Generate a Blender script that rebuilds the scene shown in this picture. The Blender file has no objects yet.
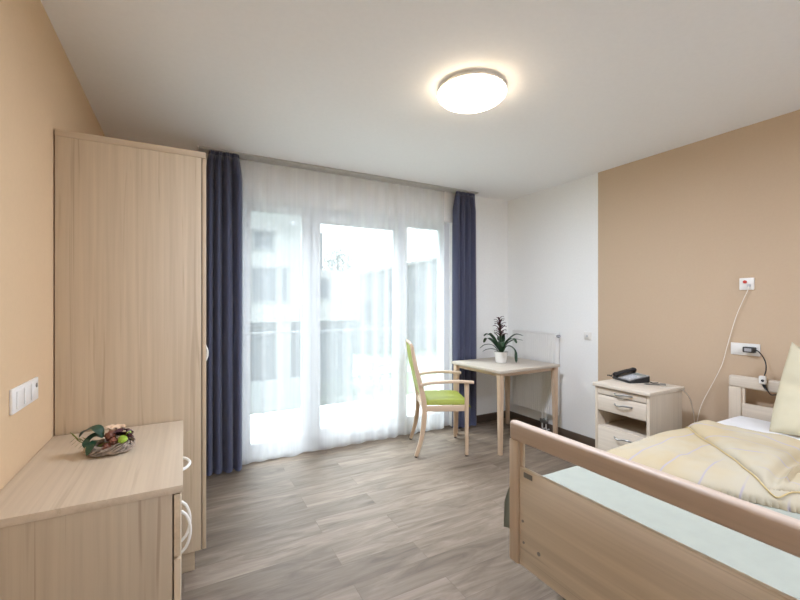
import bpy, bmesh, math, random
from mathutils import Vector, Matrix, noise
S = bpy.context.scene
R = math.radians
PI = math.pi
random.seed(7)

# ------------------------------------------------------------ camera
cam_d = bpy.data.cameras.new('camera')
cam_d.sensor_width = 36.0
cam_d.lens = 18.0
cam_d.shift_y = 2.3 / 800
cam_d.clip_start = 0.02
cam = bpy.data.objects.new('camera', cam_d)
S.collection.objects.link(cam)
cam.location = (0, 0, 1.37)
cam.rotation_euler = (R(90), 0, R(-28.37))
S.camera = cam

# ------------------------------------------------------------ world, sun, exposure
W = bpy.data.worlds.new('sky')
S.world = W
W.use_nodes = True
bg = W.node_tree.nodes['Background']
bg.inputs['Color'].default_value = (0.90, 0.95, 1.0, 1)
bg.inputs['Strength'].default_value = 1.0
sun_d = bpy.data.lights.new('sun', 'SUN')
sun_d.energy = 9.0
sun_d.angle = R(56)
sun_d.color = (0.90, 0.95, 1.0)
sun = bpy.data.objects.new('sun', sun_d)
S.collection.objects.link(sun)
sun.rotation_euler = (R(-33), 0, R(8))       # hazy sun high outside the window, the houses stand against the light
S.view_settings.view_transform = 'Standard'
S.view_settings.look = 'None'
S.view_settings.gamma = 1
S.view_settings.use_curve_mapping = False
S.view_settings.exposure = 1.25
S.cycles.use_denoising = True
S.cycles.max_bounces = 12
S.cycles.diffuse_bounces = 8
S.cycles.transparent_max_bounces = 24
S.cycles.sample_clamp_indirect = 0.0
LAMP = 6.0
LAMP_WATT = 18.4

# ------------------------------------------------------------ materials
def new_mat(name):
    m = bpy.data.materials.new(name)
    m.use_nodes = True
    nt = m.node_tree
    return m, nt, nt.nodes['Principled BSDF']

def N(nt, t, **kw):
    n = nt.nodes.new(t)
    for k, v in kw.items():
        setattr(n, k, v)
    return n

def srgb(r, g, b):
    f = lambda c: (c / 255 / 12.92) if c / 255 <= 0.04045 else ((c / 255 + 0.055) / 1.055) ** 2.4
    return (f(r), f(g), f(b), 1)

def ramp(nt, fac, stops):
    r = N(nt, 'ShaderNodeValToRGB')
    e = r.color_ramp.elements
    while len(e) < len(stops):
        e.new(0.5)
    for k, (p, c) in enumerate(stops):
        e[k].position = p
        e[k].color = c
    nt.links.new(fac, r.inputs['Fac'])
    return r.outputs['Color']

def coords(nt, scale=(1, 1, 1), rot=(0, 0, 0), loc=(0, 0, 0)):
    tc = N(nt, 'ShaderNodeTexCoord')
    mp = N(nt, 'ShaderNodeMapping')
    mp.inputs['Scale'].default_value = scale
    mp.inputs['Rotation'].default_value = rot
    mp.inputs['Location'].default_value = loc
    nt.links.new(tc.outputs['Object'], mp.inputs['Vector'])
    return mp.outputs['Vector']

def tex_noise(nt, vec, scale, detail=3, rough=0.5, dist=0.0):
    n = N(nt, 'ShaderNodeTexNoise')
    n.inputs['Scale'].default_value = scale
    n.inputs['Detail'].default_value = detail
    n.inputs['Roughness'].default_value = rough
    n.inputs['Distortion'].default_value = dist
    nt.links.new(vec, n.inputs['Vector'])
    return n.outputs['Fac']

def bump(nt, b, h, strength, distance=0.01):
    n = N(nt, 'ShaderNodeBump')
    n.inputs['Strength'].default_value = strength
    n.inputs['Distance'].default_value = distance
    nt.links.new(h, n.inputs['Height'])
    nt.links.new(n.outputs['Normal'], b.inputs['Normal'])

def plain(name, col, rough=0.5, metal=0.0, var=0.04, nscale=30, bmp=0.0, spec=0.5):
    m, nt, b = new_mat(name)
    v = coords(nt)
    f = tex_noise(nt, v, nscale, 4)
    c1 = tuple(max(0, x * (1 - var)) for x in col[:3]) + (1,)
    c2 = tuple(min(1, x * (1 + var)) for x in col[:3]) + (1,)
    nt.links.new(ramp(nt, f, [(0.3, c1), (0.7, c2)]), b.inputs['Base Color'])
    b.inputs['Roughness'].default_value = rough
    b.inputs['Metallic'].default_value = metal
    b.inputs['Specular IOR Level'].default_value = spec
    if bmp:
        bump(nt, b, f, bmp, 0.002)
    return m

def wood(name, base, dark, axis='Z', rough=0.45, streak=1.0, seed=0.0, fine=1.0):
    """larch laminate: long soft streaks along one axis, a few dark veins"""
    m, nt, b = new_mat(name)
    hi, lo = 13.0 * fine, 0.34
    sc = {'X': (lo, hi, hi), 'Y': (hi, lo, hi), 'Z': (hi, hi, lo)}[axis]
    v = coords(nt, sc, (0, 0, 0), (seed, seed * 1.7, seed * 0.6))
    f1 = tex_noise(nt, v, 1.0, 4, 0.55, 0.6)
    hi2, lo2 = 60.0 * fine, 1.4
    sc2 = {'X': (lo2, hi2, hi2), 'Y': (hi2, lo2, hi2), 'Z': (hi2, hi2, lo2)}[axis]
    v2 = coords(nt, sc2, (0, 0, 0), (seed * 2, seed, 3))
    f2 = tex_noise(nt, v2, 1.0, 3, 0.6, 0.2)
    f3 = tex_noise(nt, v, 2.3, 2, 0.5, 1.4)
    mid = tuple((x * 0.72 + y * 0.28) for x, y in zip(base, dark))
    c = ramp(nt, f1, [(0.28, mid), (0.48, base), (0.62, base), (0.85, mid)])
    veins = ramp(nt, f3, [(0.30, (1, 1, 1, 1)), (0.37, (0, 0, 0, 1))])
    mx = N(nt, 'ShaderNodeMix', data_type='RGBA')
    mul = N(nt, 'ShaderNodeMath', operation='MULTIPLY')
    mul.inputs[1].default_value = 0.42 * streak
    nt.links.new(veins, mul.inputs[0])
    nt.links.new(mul.outputs[0], mx.inputs['Factor'])
    nt.links.new(c, mx.inputs[6])
    mx.inputs[7].default_value = dark
    mx2 = N(nt, 'ShaderNodeMix', data_type='RGBA', blend_type='MULTIPLY')
    mx2.inputs['Factor'].default_value = 1.0
    nt.links.new(mx.outputs[2], mx2.inputs[6])
    fr = ramp(nt, f2, [(0.25, (0.90, 0.89, 0.88, 1)), (0.75, (1.05, 1.05, 1.05, 1))])
    nt.links.new(fr, mx2.inputs[7])
    nt.links.new(mx2.outputs[2], b.inputs['Base Color'])
    b.inputs['Roughness'].default_value = rough
    bump(nt, b, f2, 0.08, 0.002)
    return m

LARCH, LARCH_D = (0.61, 0.495, 0.35, 1), (0.36, 0.255, 0.165, 1)
M = {}
M['wood_z'] = wood('larch_laminate_upright', LARCH, LARCH_D, 'Z')
M['wood_x'] = wood('larch_laminate_lengthways', LARCH, LARCH_D, 'X', seed=2.3)
M['wood_y'] = wood('larch_laminate_crossways', LARCH, LARCH_D, 'Y', seed=5.1)
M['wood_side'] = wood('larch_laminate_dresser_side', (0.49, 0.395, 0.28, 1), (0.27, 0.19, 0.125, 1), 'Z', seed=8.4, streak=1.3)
M['top_y'] = wood('larch_laminate_dresser_top', (0.585, 0.48, 0.355, 1), LARCH_D, 'Y', seed=1.2, streak=0.6)
M['bed_y'] = wood('oak_laminate_bed_board', (0.66, 0.57, 0.45, 1), (0.33, 0.26, 0.19, 1), 'Y', seed=3.7, streak=1.0)
M['bed_rail'] = wood('oak_bed_rail', (0.53, 0.425, 0.345, 1), (0.36, 0.26, 0.18, 1), 'Y', seed=6.6, streak=0.3, rough=0.5)
M['bed_post'] = wood('oak_bed_post', (0.58, 0.47, 0.355, 1), (0.36, 0.26, 0.18, 1), 'Z', seed=6.1, streak=0.3, rough=0.5)
M['pale_y'] = wood('pale_laminate_crossways', (0.66, 0.58, 0.48, 1), (0.5, 0.41, 0.31, 1), 'Y', seed=9.2, streak=0.4)
M['pale_x'] = wood('pale_laminate_lengthways', (0.55, 0.485, 0.405, 1), (0.5, 0.41, 0.31, 1), 'X', seed=4.4, streak=0.4)
M['pale_z'] = wood('pale_laminate_upright', (0.64, 0.55, 0.44, 1), (0.5, 0.41, 0.31, 1), 'Z', seed=7.7, streak=0.4)
M['beech_z'] = wood('beech_leg', (0.60, 0.445, 0.31, 1), (0.45, 0.31, 0.2, 1), 'Z', seed=1.9, streak=0.3)
M['beech_x'] = wood('beech_rail', (0.62, 0.47, 0.335, 1), (0.45, 0.31, 0.2, 1), 'X', seed=2.9, streak=0.3)
M['dark_gap'] = plain('dark_gap_strip', (0.10, 0.07, 0.05, 1), 0.7)
M['white_paint'] = plain('white_wall_paint', (0.87, 0.87, 0.85, 1), 0.85, var=0.015, nscale=60, bmp=0.06)
M['ceiling'] = plain('white_ceiling_paint', (0.88, 0.88, 0.88, 1), 0.9, var=0.01, nscale=40, bmp=0.04)
M['peach'] = plain('peach_wall_paint', (0.66, 0.475, 0.29, 1), 0.7, var=0.012, nscale=60, bmp=0.06)
M['beige'] = plain('beige_wall_paint', (0.56, 0.42, 0.29, 1), 0.8, var=0.012, nscale=60, bmp=0.06)
M['base'] = wood('dark_brown_skirting', (0.115, 0.082, 0.058, 1), (0.055, 0.038, 0.028, 1), 'Y', seed=3)
M['base_x'] = wood('dark_brown_skirting_lengthways', (0.115, 0.082, 0.058, 1), (0.055, 0.038, 0.028, 1), 'X', seed=3)
M['upvc'] = plain('white_window_plastic', (0.80, 0.82, 0.84, 1), 0.35, var=0.01)
M['white_plastic'] = plain('white_plastic', (0.80, 0.78, 0.74, 1), 0.35, var=0.01)
M['rad'] = plain('white_enamel', (0.78, 0.77, 0.74, 1), 0.35, var=0.01)
M['chrome'] = plain('brushed_chrome', (0.36, 0.35, 0.33, 1), 0.42, 1.0, var=0.03)
M['steel'] = plain('grey_steel', (0.34, 0.33, 0.31, 1), 0.4, 0.8)
M['black'] = plain('black_plastic', (0.02, 0.02, 0.022, 1), 0.35)
M['grey_plastic'] = plain('grey_plastic', (0.34, 0.34, 0.35, 1), 0.35)
M['key_grey'] = plain('light_grey_keys', (0.55, 0.56, 0.58, 1), 0.4)
M['screen'] = plain('dim_display', (0.25, 0.29, 0.27, 1), 0.15)
M['red'] = plain('red_button', (0.55, 0.04, 0.03, 1), 0.35)
M['white_handle'] = plain('ivory_white_handle', (0.85, 0.83, 0.78, 1), 0.3, var=0.01)
M['cable_white'] = plain('white_cable', (0.80, 0.76, 0.68, 1), 0.5)
M['plate_grey'] = plain('grey_name_plate', (0.20, 0.19, 0.17, 1), 0.4)
M['mint'] = plain('mint_sheet_cotton', (0.365, 0.380, 0.325, 1), 0.9, var=0.03, nscale=18, bmp=0.3, spec=0.1)
M['white_cloth'] = plain('white_sheet_cotton', (0.80, 0.80, 0.80, 1), 0.9, var=0.02, nscale=14, bmp=0.2, spec=0.1)
M['pillow'] = plain('pale_yellow_pillow_cotton', (0.66, 0.60, 0.435, 1), 0.9, var=0.03, nscale=7, bmp=0.15, spec=0.1)
M['green'] = plain('lime_green_upholstery', (0.27, 0.30, 0.03, 1), 0.6, var=0.05, nscale=60)
M['pot'] = plain('white_ceramic_pot', (0.80, 0.78, 0.74, 1), 0.25, var=0.01)
M['soil'] = plain('dark_soil', (0.04, 0.028, 0.02, 1), 0.95, var=0.5, nscale=200)
M['leaf'] = plain('dark_green_leaf', (0.018, 0.052, 0.020, 1), 0.35, var=0.4, nscale=25)
M['bract'] = plain('dark_red_bract', (0.07, 0.014, 0.020, 1), 0.4, var=0.4, nscale=40)
M['wicker'] = plain('grey_brown_twig', (0.34, 0.27, 0.21, 1), 0.8, var=0.5, nscale=60)
M['leaf_b'] = plain('blue_green_leaf', (0.018, 0.058, 0.030, 1), 0.4, var=0.4, nscale=30)
M['moss'] = plain('olive_moss', (0.16, 0.18, 0.03, 1), 0.9, var=0.4, nscale=60)
M['seed'] = plain('red_brown_seed_pod', (0.16, 0.055, 0.03, 1), 0.6, var=0.4, nscale=90)
M['wine'] = plain('wine_red_petal', (0.065, 0.012, 0.016, 1), 0.5, var=0.4, nscale=50)
M['lime'] = plain('lime_green_fruit', (0.30, 0.46, 0.05, 1), 0.45, var=0.25, nscale=40)
M['cream'] = plain('cream_flower', (0.75, 0.55, 0.38, 1), 0.8, var=0.12, nscale=40)
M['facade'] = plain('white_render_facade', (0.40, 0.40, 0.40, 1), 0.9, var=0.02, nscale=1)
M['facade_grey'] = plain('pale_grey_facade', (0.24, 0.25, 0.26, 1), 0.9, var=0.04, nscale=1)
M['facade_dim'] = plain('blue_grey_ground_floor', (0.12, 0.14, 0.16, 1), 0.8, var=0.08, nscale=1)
M['win_dark'] = plain('far_window_glass', (0.08, 0.095, 0.115, 1), 0.3, var=0.1, nscale=1)
M['paving'] = plain('pale_paving', (0.36, 0.36, 0.35, 1), 0.9, var=0.04, nscale=3)
M['terrace'] = plain('pale_terrace_slabs', (0.62, 0.62, 0.61, 1), 0.9, var=0.03, nscale=3)
M['railing'] = plain('grey_railing_paint', (0.10, 0.105, 0.11, 1), 0.7)
M['rail_grey'] = plain('grey_curtain_track', (0.50, 0.49, 0.47, 1), 0.5)
M['lawn'] = plain('garden_lawn', (0.15, 0.19, 0.12, 1), 0.95, var=0.15, nscale=2)
M['shrub'] = plain('shrub_leaves', (0.10, 0.14, 0.09, 1), 0.8, var=0.3, nscale=6)
M['bark'] = plain('tree_bark', (0.06, 0.045, 0.035, 1), 0.9)

def navy():
    m, nt, b = new_mat('navy_curtain_weave')
    v = coords(nt)
    f = tex_noise(nt, v, 420, 2)
    nt.links.new(ramp(nt, f, [(0.3, (0.125, 0.135, 0.215, 1)), (0.7, (0.185, 0.197, 0.30, 1))]), b.inputs['Base Color'])
    b.inputs['Roughness'].default_value = 0.8
    b.inputs['Sheen Weight'].default_value = 0.4
    b.inputs['Specular IOR Level'].default_value = 0.15
    return m
M['navy'] = navy()

def sheer():
    m, nt, b = new_mat('white_voile')
    nt.nodes.remove(b)
    out = nt.nodes['Material Output']
    v = coords(nt, (1, 1, 0.02))
    f = tex_noise(nt, v, 30, 2)
    tr = N(nt, 'ShaderNodeBsdfTransparent')
    tr.inputs['Color'].default_value = (0.98, 0.99, 1, 1)
    df = N(nt, 'ShaderNodeBsdfDiffuse')
    df.inputs['Color'].default_value = (0.82, 0.82, 0.81, 1)
    tl = N(nt, 'ShaderNodeBsdfTranslucent')
    tl.inputs['Color'].default_value = (0.86, 0.88, 0.90, 1)
    m1 = N(nt, 'ShaderNodeMixShader'); m1.inputs[0].default_value = 0.48
    nt.links.new(df.outputs[0], m1.inputs[1]); nt.links.new(tl.outputs[0], m1.inputs[2])
    # a thread mesh covers more of the view when seen at a slant
    lw = N(nt, 'ShaderNodeLayerWeight'); lw.inputs['Blend'].default_value = 0.30
    ad = N(nt, 'ShaderNodeMath', operation='MULTIPLY_ADD')
    ad.inputs[1].default_value = 0.55; ad.inputs[2].default_value = 0.30
    nt.links.new(lw.outputs['Facing'], ad.inputs[0])
    ad2 = N(nt, 'ShaderNodeMath', operation='MULTIPLY_ADD', use_clamp=True)
    ad2.inputs[1].default_value = 0.10
    nt.links.new(f, ad2.inputs[0]); nt.links.new(ad.outputs[0], ad2.inputs[2])
    m2 = N(nt, 'ShaderNodeMixShader')
    nt.links.new(ad2.outputs[0], m2.inputs[0])
    nt.links.new(tr.outputs[0], m2.inputs[1]); nt.links.new(m1.outputs[0], m2.inputs[2])
    nt.links.new(m2.outputs[0], out.inputs['Surface'])
    return m
M['sheer'] = sheer()

def glass():
    m, nt, b = new_mat('clear_window_glass')
    nt.nodes.remove(b)
    out = nt.nodes['Material Output']
    tr = N(nt, 'ShaderNodeBsdfTransparent'); tr.inputs['Color'].default_value = (0.94, 0.97, 0.97, 1)
    gl = N(nt, 'ShaderNodeBsdfGlossy'); gl.inputs['Roughness'].default_value = 0.02
    fr = N(nt, 'ShaderNodeFresnel'); fr.inputs['IOR'].default_value = 1.1
    mx = N(nt, 'ShaderNodeMixShader')
    nt.links.new(fr.outputs[0], mx.inputs[0])
    nt.links.new(tr.outputs[0], mx.inputs[1]); nt.links.new(gl.outputs[0], mx.inputs[2])
    nt.links.new(mx.outputs[0], out.inputs['Surface'])
    return m
M['glass'] = glass()

def floor_mat():
    m, nt, b = new_mat('grey_oak_vinyl_planks')
    v = coords(nt)
    br = N(nt, 'ShaderNodeTexBrick')
    br.offset = 0.37; br.offset_frequency = 2
    br.inputs['Scale'].default_value = 1.0
    br.inputs['Brick Width'].default_value = 1.15
    br.inputs['Row Height'].default_value = 0.165
    br.inputs['Mortar Size'].default_value = 0.0012
    br.inputs['Mortar Smooth'].default_value = 0.2
    br.inputs['Color1'].default_value = (0, 0, 0, 1)
    br.inputs['Color2'].default_value = (1, 1, 1, 1)
    br.inputs['Mortar'].default_value = (0.35, 0.35, 0.35, 1)
    nt.links.new(v, br.inputs['Vector'])
    # shift the grain of each plank so it breaks at the joints
    off = N(nt, 'ShaderNodeVectorMath', operation='SCALE'); off.inputs['Scale'].default_value = 9.0
    nt.links.new(br.outputs['Color'], off.inputs[0])
    add = N(nt, 'ShaderNodeVectorMath', operation='ADD')
    nt.links.new(v, add.inputs[0]); nt.links.new(off.outputs[0], add.inputs[1])
    mp = N(nt, 'ShaderNodeMapping'); mp.inputs['Scale'].default_value = (1.5, 8.5, 1)
    nt.links.new(add.outputs[0], mp.inputs['Vector'])
    g1 = tex_noise(nt, mp.outputs[0], 1.6, 6, 0.62, 0.9)
    mp2 = N(nt, 'ShaderNodeMapping'); mp2.inputs['Scale'].default_value = (3, 70, 1)
    nt.links.new(add.outputs[0], mp2.inputs['Vector'])
    g2 = tex_noise(nt, mp2.outputs[0], 1.5, 3, 0.6, 0.3)
    c = ramp(nt, g1, [(0.25, (0.110, 0.080, 0.057, 1)), (0.45, (0.187, 0.143, 0.105, 1)),
                      (0.60, (0.242, 0.190, 0.145, 1)), (0.80, (0.305, 0.247, 0.195, 1))])
    tone = ramp(nt, br.outputs['Color'], [(0.0, (0.80, 0.79, 0.78, 1)), (1.0, (1.12, 1.12, 1.12, 1))])
    mx = N(nt, 'ShaderNodeMix', data_type='RGBA', blend_type='MULTIPLY'); mx.inputs['Factor'].default_value = 1
    nt.links.new(c, mx.inputs[6]); nt.links.new(tone, mx.inputs[7])
    fr = ramp(nt, g2, [(0.25, (0.90, 0.89, 0.88, 1)), (0.75, (1.05, 1.05, 1.05, 1))])
    mx2 = N(nt, 'ShaderNodeMix', data_type='RGBA', blend_type='MULTIPLY'); mx2.inputs['Factor'].default_value = 1
    nt.links.new(mx.outputs[2], mx2.inputs[6]); nt.links.new(fr, mx2.inputs[7])
    jn = ramp(nt, br.outputs['Fac'], [(0.0, (1, 1, 1, 1)), (1.0, (0.74, 0.71, 0.69, 1))])
    mx3 = N(nt, 'ShaderNodeMix', data_type='RGBA', blend_type='MULTIPLY'); mx3.inputs['Factor'].default_value = 1
    nt.links.new(mx2.outputs[2], mx3.inputs[6]); nt.links.new(jn, mx3.inputs[7])
    nt.links.new(mx3.outputs[2], b.inputs['Base Color'])
    b.inputs['Roughness'].default_value = 0.5
    b.inputs['Specular IOR Level'].default_value = 0.27
    bump(nt, b, g2, 0.06, 0.002)
    return m
M['floor'] = floor_mat()

def duvet_mat(name, axis):
    m, nt, b = new_mat(name)
    v = coords(nt)
    wob = tex_noise(nt, v, 3.2, 2)
    sep = N(nt, 'ShaderNodeSeparateXYZ'); nt.links.new(v, sep.inputs[0])
    a = N(nt, 'ShaderNodeMath', operation='MULTIPLY_ADD'); a.inputs[1].default_value = 0.07
    nt.links.new(wob, a.inputs[0]); nt.links.new(sep.outputs[axis], a.inputs[2])
    d = N(nt, 'ShaderNodeMath', operation='DIVIDE'); d.inputs[1].default_value = 0.125
    nt.links.new(a.outputs[0], d.inputs[0])
    fr = N(nt, 'ShaderNodeMath', operation='FRACT'); nt.links.new(d.outputs[0], fr.inputs[0])
    line = ramp(nt, fr.outputs[0], [(0.0, (0, 0, 0, 1)), (0.46, (0, 0, 0, 1)), (0.485, (1, 1, 1, 1)), (0.515, (1, 1, 1, 1)), (0.54, (0, 0, 0, 1))])
    brk = tex_noise(nt, v, 5.0, 1)
    keep = ramp(nt, brk, [(0.34, (0, 0, 0, 1)), (0.44, (1, 1, 1, 1))])
    mu = N(nt, 'ShaderNodeMath', operation='MULTIPLY'); nt.links.new(line, mu.inputs[0]); nt.links.new(keep, mu.inputs[1])
    mu2 = N(nt, 'ShaderNodeMath', operation='MULTIPLY'); mu2.inputs[1].default_value = 0.95
    nt.links.new(mu.outputs[0], mu2.inputs[0])
    pat = tex_noise(nt, v, 4.2, 3, 0.55)
    c = ramp(nt, pat, [(0.36, (0.48, 0.428, 0.325, 1)), (0.50, (0.48, 0.408, 0.285, 1)), (0.66, (0.475, 0.383, 0.240, 1))])
    mx = N(nt, 'ShaderNodeMix', data_type='RGBA')
    nt.links.new(mu2.outputs[0], mx.inputs['Factor'])
    nt.links.new(c, mx.inputs[6]); mx.inputs[7].default_value = (0.40, 0.36, 0.40, 1)
    nt.links.new(mx.outputs[2], b.inputs['Base Color'])
    b.inputs['Roughness'].default_value = 0.9
    b.inputs['Specular IOR Level'].default_value = 0.1
    w = tex_noise(nt, v, 260, 2)
    bump(nt, b, w, 0.1, 0.001)
    return m
M['duvet'] = duvet_mat('cream_duvet_cotton', 1)
M['duvet_flap'] = duvet_mat('cream_duvet_cotton_turned', 0)
M['piping'] = plain('mustard_piping', (0.55, 0.42, 0.20, 1), 0.8)

def lamp_mat():
    m, nt, b = new_mat('lit_opal_glass')
    b.inputs['Base Color'].default_value = (0.9, 0.88, 0.84, 1)
    b.inputs['Emission Color'].default_value = (1.0, 0.80, 0.58, 1)
    b.inputs['Emission Strength'].default_value = LAMP
    return m
M['lamp'] = lamp_mat()

# ------------------------------------------------------------ mesh helpers
def link(o):
    S.collection.objects.link(o)
    return o

def box(bm, x0, x1, y0, y1, z0, z1, bev=0.0, seg=2):
    r = bmesh.ops.create_cube(bm, size=1.0)
    vs = r['verts']
    for v in vs:
        v.co = Vector((x0 + (v.co.x + .5) * (x1 - x0), y0 + (v.co.y + .5) * (y1 - y0), z0 + (v.co.z + .5) * (z1 - z0)))
    if bev:
        es = list({e for v in vs for e in v.link_edges})
        bmesh.ops.bevel(bm, geom=es, offset=bev, segments=seg, affect='EDGES', profile=0.5)

def hexa(bm, bottom, top):
    """box from 4 bottom and 4 top corners"""
    vs = [bm.verts.new(p) for p in list(bottom) + list(top)]
    for f in ((3, 2, 1, 0), (4, 5, 6, 7), (0, 1, 5, 4), (1, 2, 6, 5), (2, 3, 7, 6), (3, 0, 4, 7)):
        bm.faces.new([vs[i] for i in f])

def catmull(pts, n):
    pts = [Vector(p) for p in pts]
    P = [2 * pts[0] - pts[1]] + pts + [2 * pts[-1] - pts[-2]]
    out = []
    for i in range(1, len(P) - 2):
        for k in range(n):
            t = k / n
            a, b_, c, d = P[i - 1], P[i], P[i + 1], P[i + 2]
            out.append(0.5 * ((2 * b_) + (c - a) * t + (2 * a - 5 * b_ + 4 * c - d) * t * t + (3 * b_ - a - 3 * c + d) * t ** 3))
    out.append(pts[-1])
    return out

def sweep(bm, pts, rx, ry=None, sides=8, closed=False, up=Vector((0, 0, 1)), square=False):
    """tube (or rounded bar) along points; rx / ry may be lists of radii"""
    pts = [Vector(p) for p in pts]
    n = len(pts)
    rx = rx if isinstance(rx, (list, tuple)) else [rx] * n
    ry = rx if ry is None else (ry if isinstance(ry, (list, tuple)) else [ry] * n)
    rings = []
    for i, p in enumerate(pts):
        if closed:
            t = pts[(i + 1) % n] - pts[i - 1]
        else:
            t = pts[min(i + 1, n - 1)] - pts[max(i - 1, 0)]
        t.normalize()
        s = t.cross(up)
        if s.length < 1e-4:
            s = t.cross(Vector((1, 0, 0)))
        s.normalize()
        w = s.cross(t).normalized()
        ring = []
        for k in range(sides):
            a = 2 * PI * (k + 0.5) / sides
            ca, sa = math.cos(a), math.sin(a)
            if square:
                e = 0.35
                ca = math.copysign(abs(ca) ** e, ca); sa = math.copysign(abs(sa) ** e, sa)
            ring.append(bm.verts.new(p + s * (ca * rx[i]) + w * (sa * ry[i])))
        rings.append(ring)
    m = n if closed else n - 1
    for i in range(m):
        a, b_ = rings[i], rings[(i + 1) % n]
        for k in range(sides):
            bm.faces.new((a[k], a[(k + 1) % sides], b_[(k + 1) % sides], b_[k]))
    if not closed:
        bm.faces.new(rings[0][::-1]); bm.faces.new(rings[-1])

def lathe(bm, prof, c=(0, 0, 0), seg=32, sx=1.0, sy=1.0):
    rings = []
    for r, z in prof:
        if r < 1e-5:
            rings.append([bm.verts.new((c[0], c[1], c[2] + z))])
        else:
            rings.append([bm.verts.new((c[0] + r * sx * math.cos(2 * PI * k / seg), c[1] + r * sy * math.sin(2 * PI * k / seg), c[2] + z)) for k in range(seg)])
    for a, b_ in zip(rings, rings[1:]):
        for k in range(seg):
            k2 = (k + 1) % seg
            if len(a) == 1 and len(b_) == 1: continue
            if len(a) == 1: bm.faces.new((a[0], b_[k2], b_[k]))
            elif len(b_) == 1: bm.faces.new((a[k], a[k2], b_[0]))
            else: bm.faces.new((a[k], a[k2], b_[k2], b_[k]))

def ball(bm, c, rx, ry=None, rz=None, sub=3, rough=0.0, nsc=30):
    r = bmesh.ops.create_icosphere(bm, subdivisions=sub, radius=1.0)
    ry = ry or rx; rz = rz or rx
    for v in r['verts']:
        k = 1 + rough * noise.noise(v.co * nsc * rx + Vector(c) * 7)
        v.co = Vector((c[0] + v.co.x * rx * k, c[1] + v.co.y * ry * k, c[2] + v.co.z * rz * k))

def blade(bm, pts, width, side=None, fold=0.25, taper=0.12, n=6, belly=0.4):
    """a leaf: a folded strip along a curve, wide in the middle and pointed"""
    P = catmull(pts, n)
    L = len(P) - 1
    rows = []
    for i, p in enumerate(P):
        t = i / L
        tan = (P[min(i + 1, L)] - P[max(i - 1, 0)]).normalized()
        s = side if side is not None else tan.cross(Vector((0, 0, 1)))
        s = Vector(s)
        if s.length < 1e-4: s = Vector((1, 0, 0))
        s = (s - tan * s.dot(tan)).normalized()
        up = s.cross(tan)
        w = width * (taper + (1 - taper) * math.sin(PI * min(1, t / (2 * belly) if t < belly else 0.5 + (t - belly) / (2 * (1 - belly)))))
        if i == L: w = width * 0.02
        rows.append([bm.verts.new(p + s * (-w / 2) + up * (fold * w / 2)), bm.verts.new(p), bm.verts.new(p + s * (w / 2) + up * (fold * w / 2))])
    for a, b_ in zip(rows, rows[1:]):
        bm.faces.new((a[0], a[1], b_[1], b_[0])); bm.faces.new((a[1], a[2], b_[2], b_[1]))

def make(name, bm, mat, parent=None, loc=None, smooth=True, auto=True, flat_deg=35):
    bmesh.ops.recalc_face_normals(bm, faces=bm.faces)
    if loc is not None:
        bmesh.ops.translate(bm, verts=bm.verts, vec=-Vector(loc))
    me = bpy.data.meshes.new(name)
    if smooth:
        for f in bm.faces: f.smooth = True
        for e in bm.edges:
            if len(e.link_faces) == 2 and e.calc_face_angle(0) > R(flat_deg):
                e.smooth = False
    bm.to_mesh(me); bm.free()
    for mm in (mat if isinstance(mat, list) else [mat]):
        me.materials.append(mm)
    o = link(bpy.data.objects.new(name, me))
    if parent is not None:
        o.parent = parent
    elif loc is not None:
        o.location = loc
    return o

def part(name, bm, mat, parent, root=None, label=None, **kw):
    """mesh child; root given = the vertices are in world space of that (unturned) thing"""
    o = make(name, bm, mat, parent, loc=None if root is None else tuple(root['origin']), **kw)
    if label: o['label'] = label
    return o

def thing(name, label, cat, loc, rz=0.0, group=None):
    o = link(bpy.data.objects.new(name, None))
    o.empty_display_size = 0.1
    o.location = loc; o.rotation_euler = (0, 0, rz)
    o['label'] = label; o['category'] = cat
    if group: o['group'] = group
    return o

def tag(o, label, cat, group=None, kind=None):
    if label: o['label'] = label
    if cat: o['category'] = cat
    if group: o['group'] = group
    if kind: o['kind'] = kind
    return o

def struct(name, bm, mat, loc=None, **kw):
    o = make(name, bm, mat, loc=loc, **kw)
    o['kind'] = 'structure'
    return o

class T:
    """thing whose parts are modelled in world space"""
    def __init__(self, name, label, cat, loc, group=None):
        self.o = thing(name, label, cat, loc, 0, group); self.loc = Vector(loc)
    def part(self, name, bm, mat, parent=None, label=None, **kw):
        bmesh.ops.translate(bm, verts=bm.verts, vec=-self.loc)
        o = make(name, bm, mat, parent or self.o, **kw)
        if label: o['label'] = label
        return o

def BM(): return bmesh.new()
def bx(*a, **k):
    b = BM(); box(b, *a, **k); return b

# ------------------------------------------------------------ room shell
XL, XR, YB, YF, H = -0.506, 3.40, 3.59, -1.55, 2.58
WT = 0.30
OX0, OX1, OZ = 0.30, 2.60, 2.245        # window opening
PAINT = 2.407                           # the beige paint ends here on the right wall

struct('floor', bx(XL, XR, YF, YB + WT, -0.12, 0), M['floor'])
struct('ceiling', bx(XL - .2, XR + .2, YF - .2, YB + WT, H, H + 0.2), M['ceiling'])
struct('wall_left', bx(XL - .2, XL, YF - .2, YB + WT, -.12, H), M['peach'])
b = BM()
box(b, XR, XR + .2, YF - .2, PAINT, -.12, H)
for f in b.faces: f.material_index = 1
n0 = len(b.faces)
box(b, XR, XR + .2, PAINT, YB + WT, -.12, H)
struct('wall_right', b, [M['white_paint'], M['beige']])
b = BM()
box(b, XL, 0.12, YB, YB + WT, -.12, H)
for f in b.faces: f.material_index = 1
box(b, 0.12, OX0, YB, YB + WT, -.12, H)
box(b, OX1, XR, YB, YB + WT, -.12, H)
box(b, OX0, OX1, YB, YB + WT, OZ, H)
struct('wall_back', b, [M['white_paint'], M['peach']])
struct('wall_front', bx(XL, XR, YF - .2, YF, -.12, H), M['white_paint'])
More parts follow.
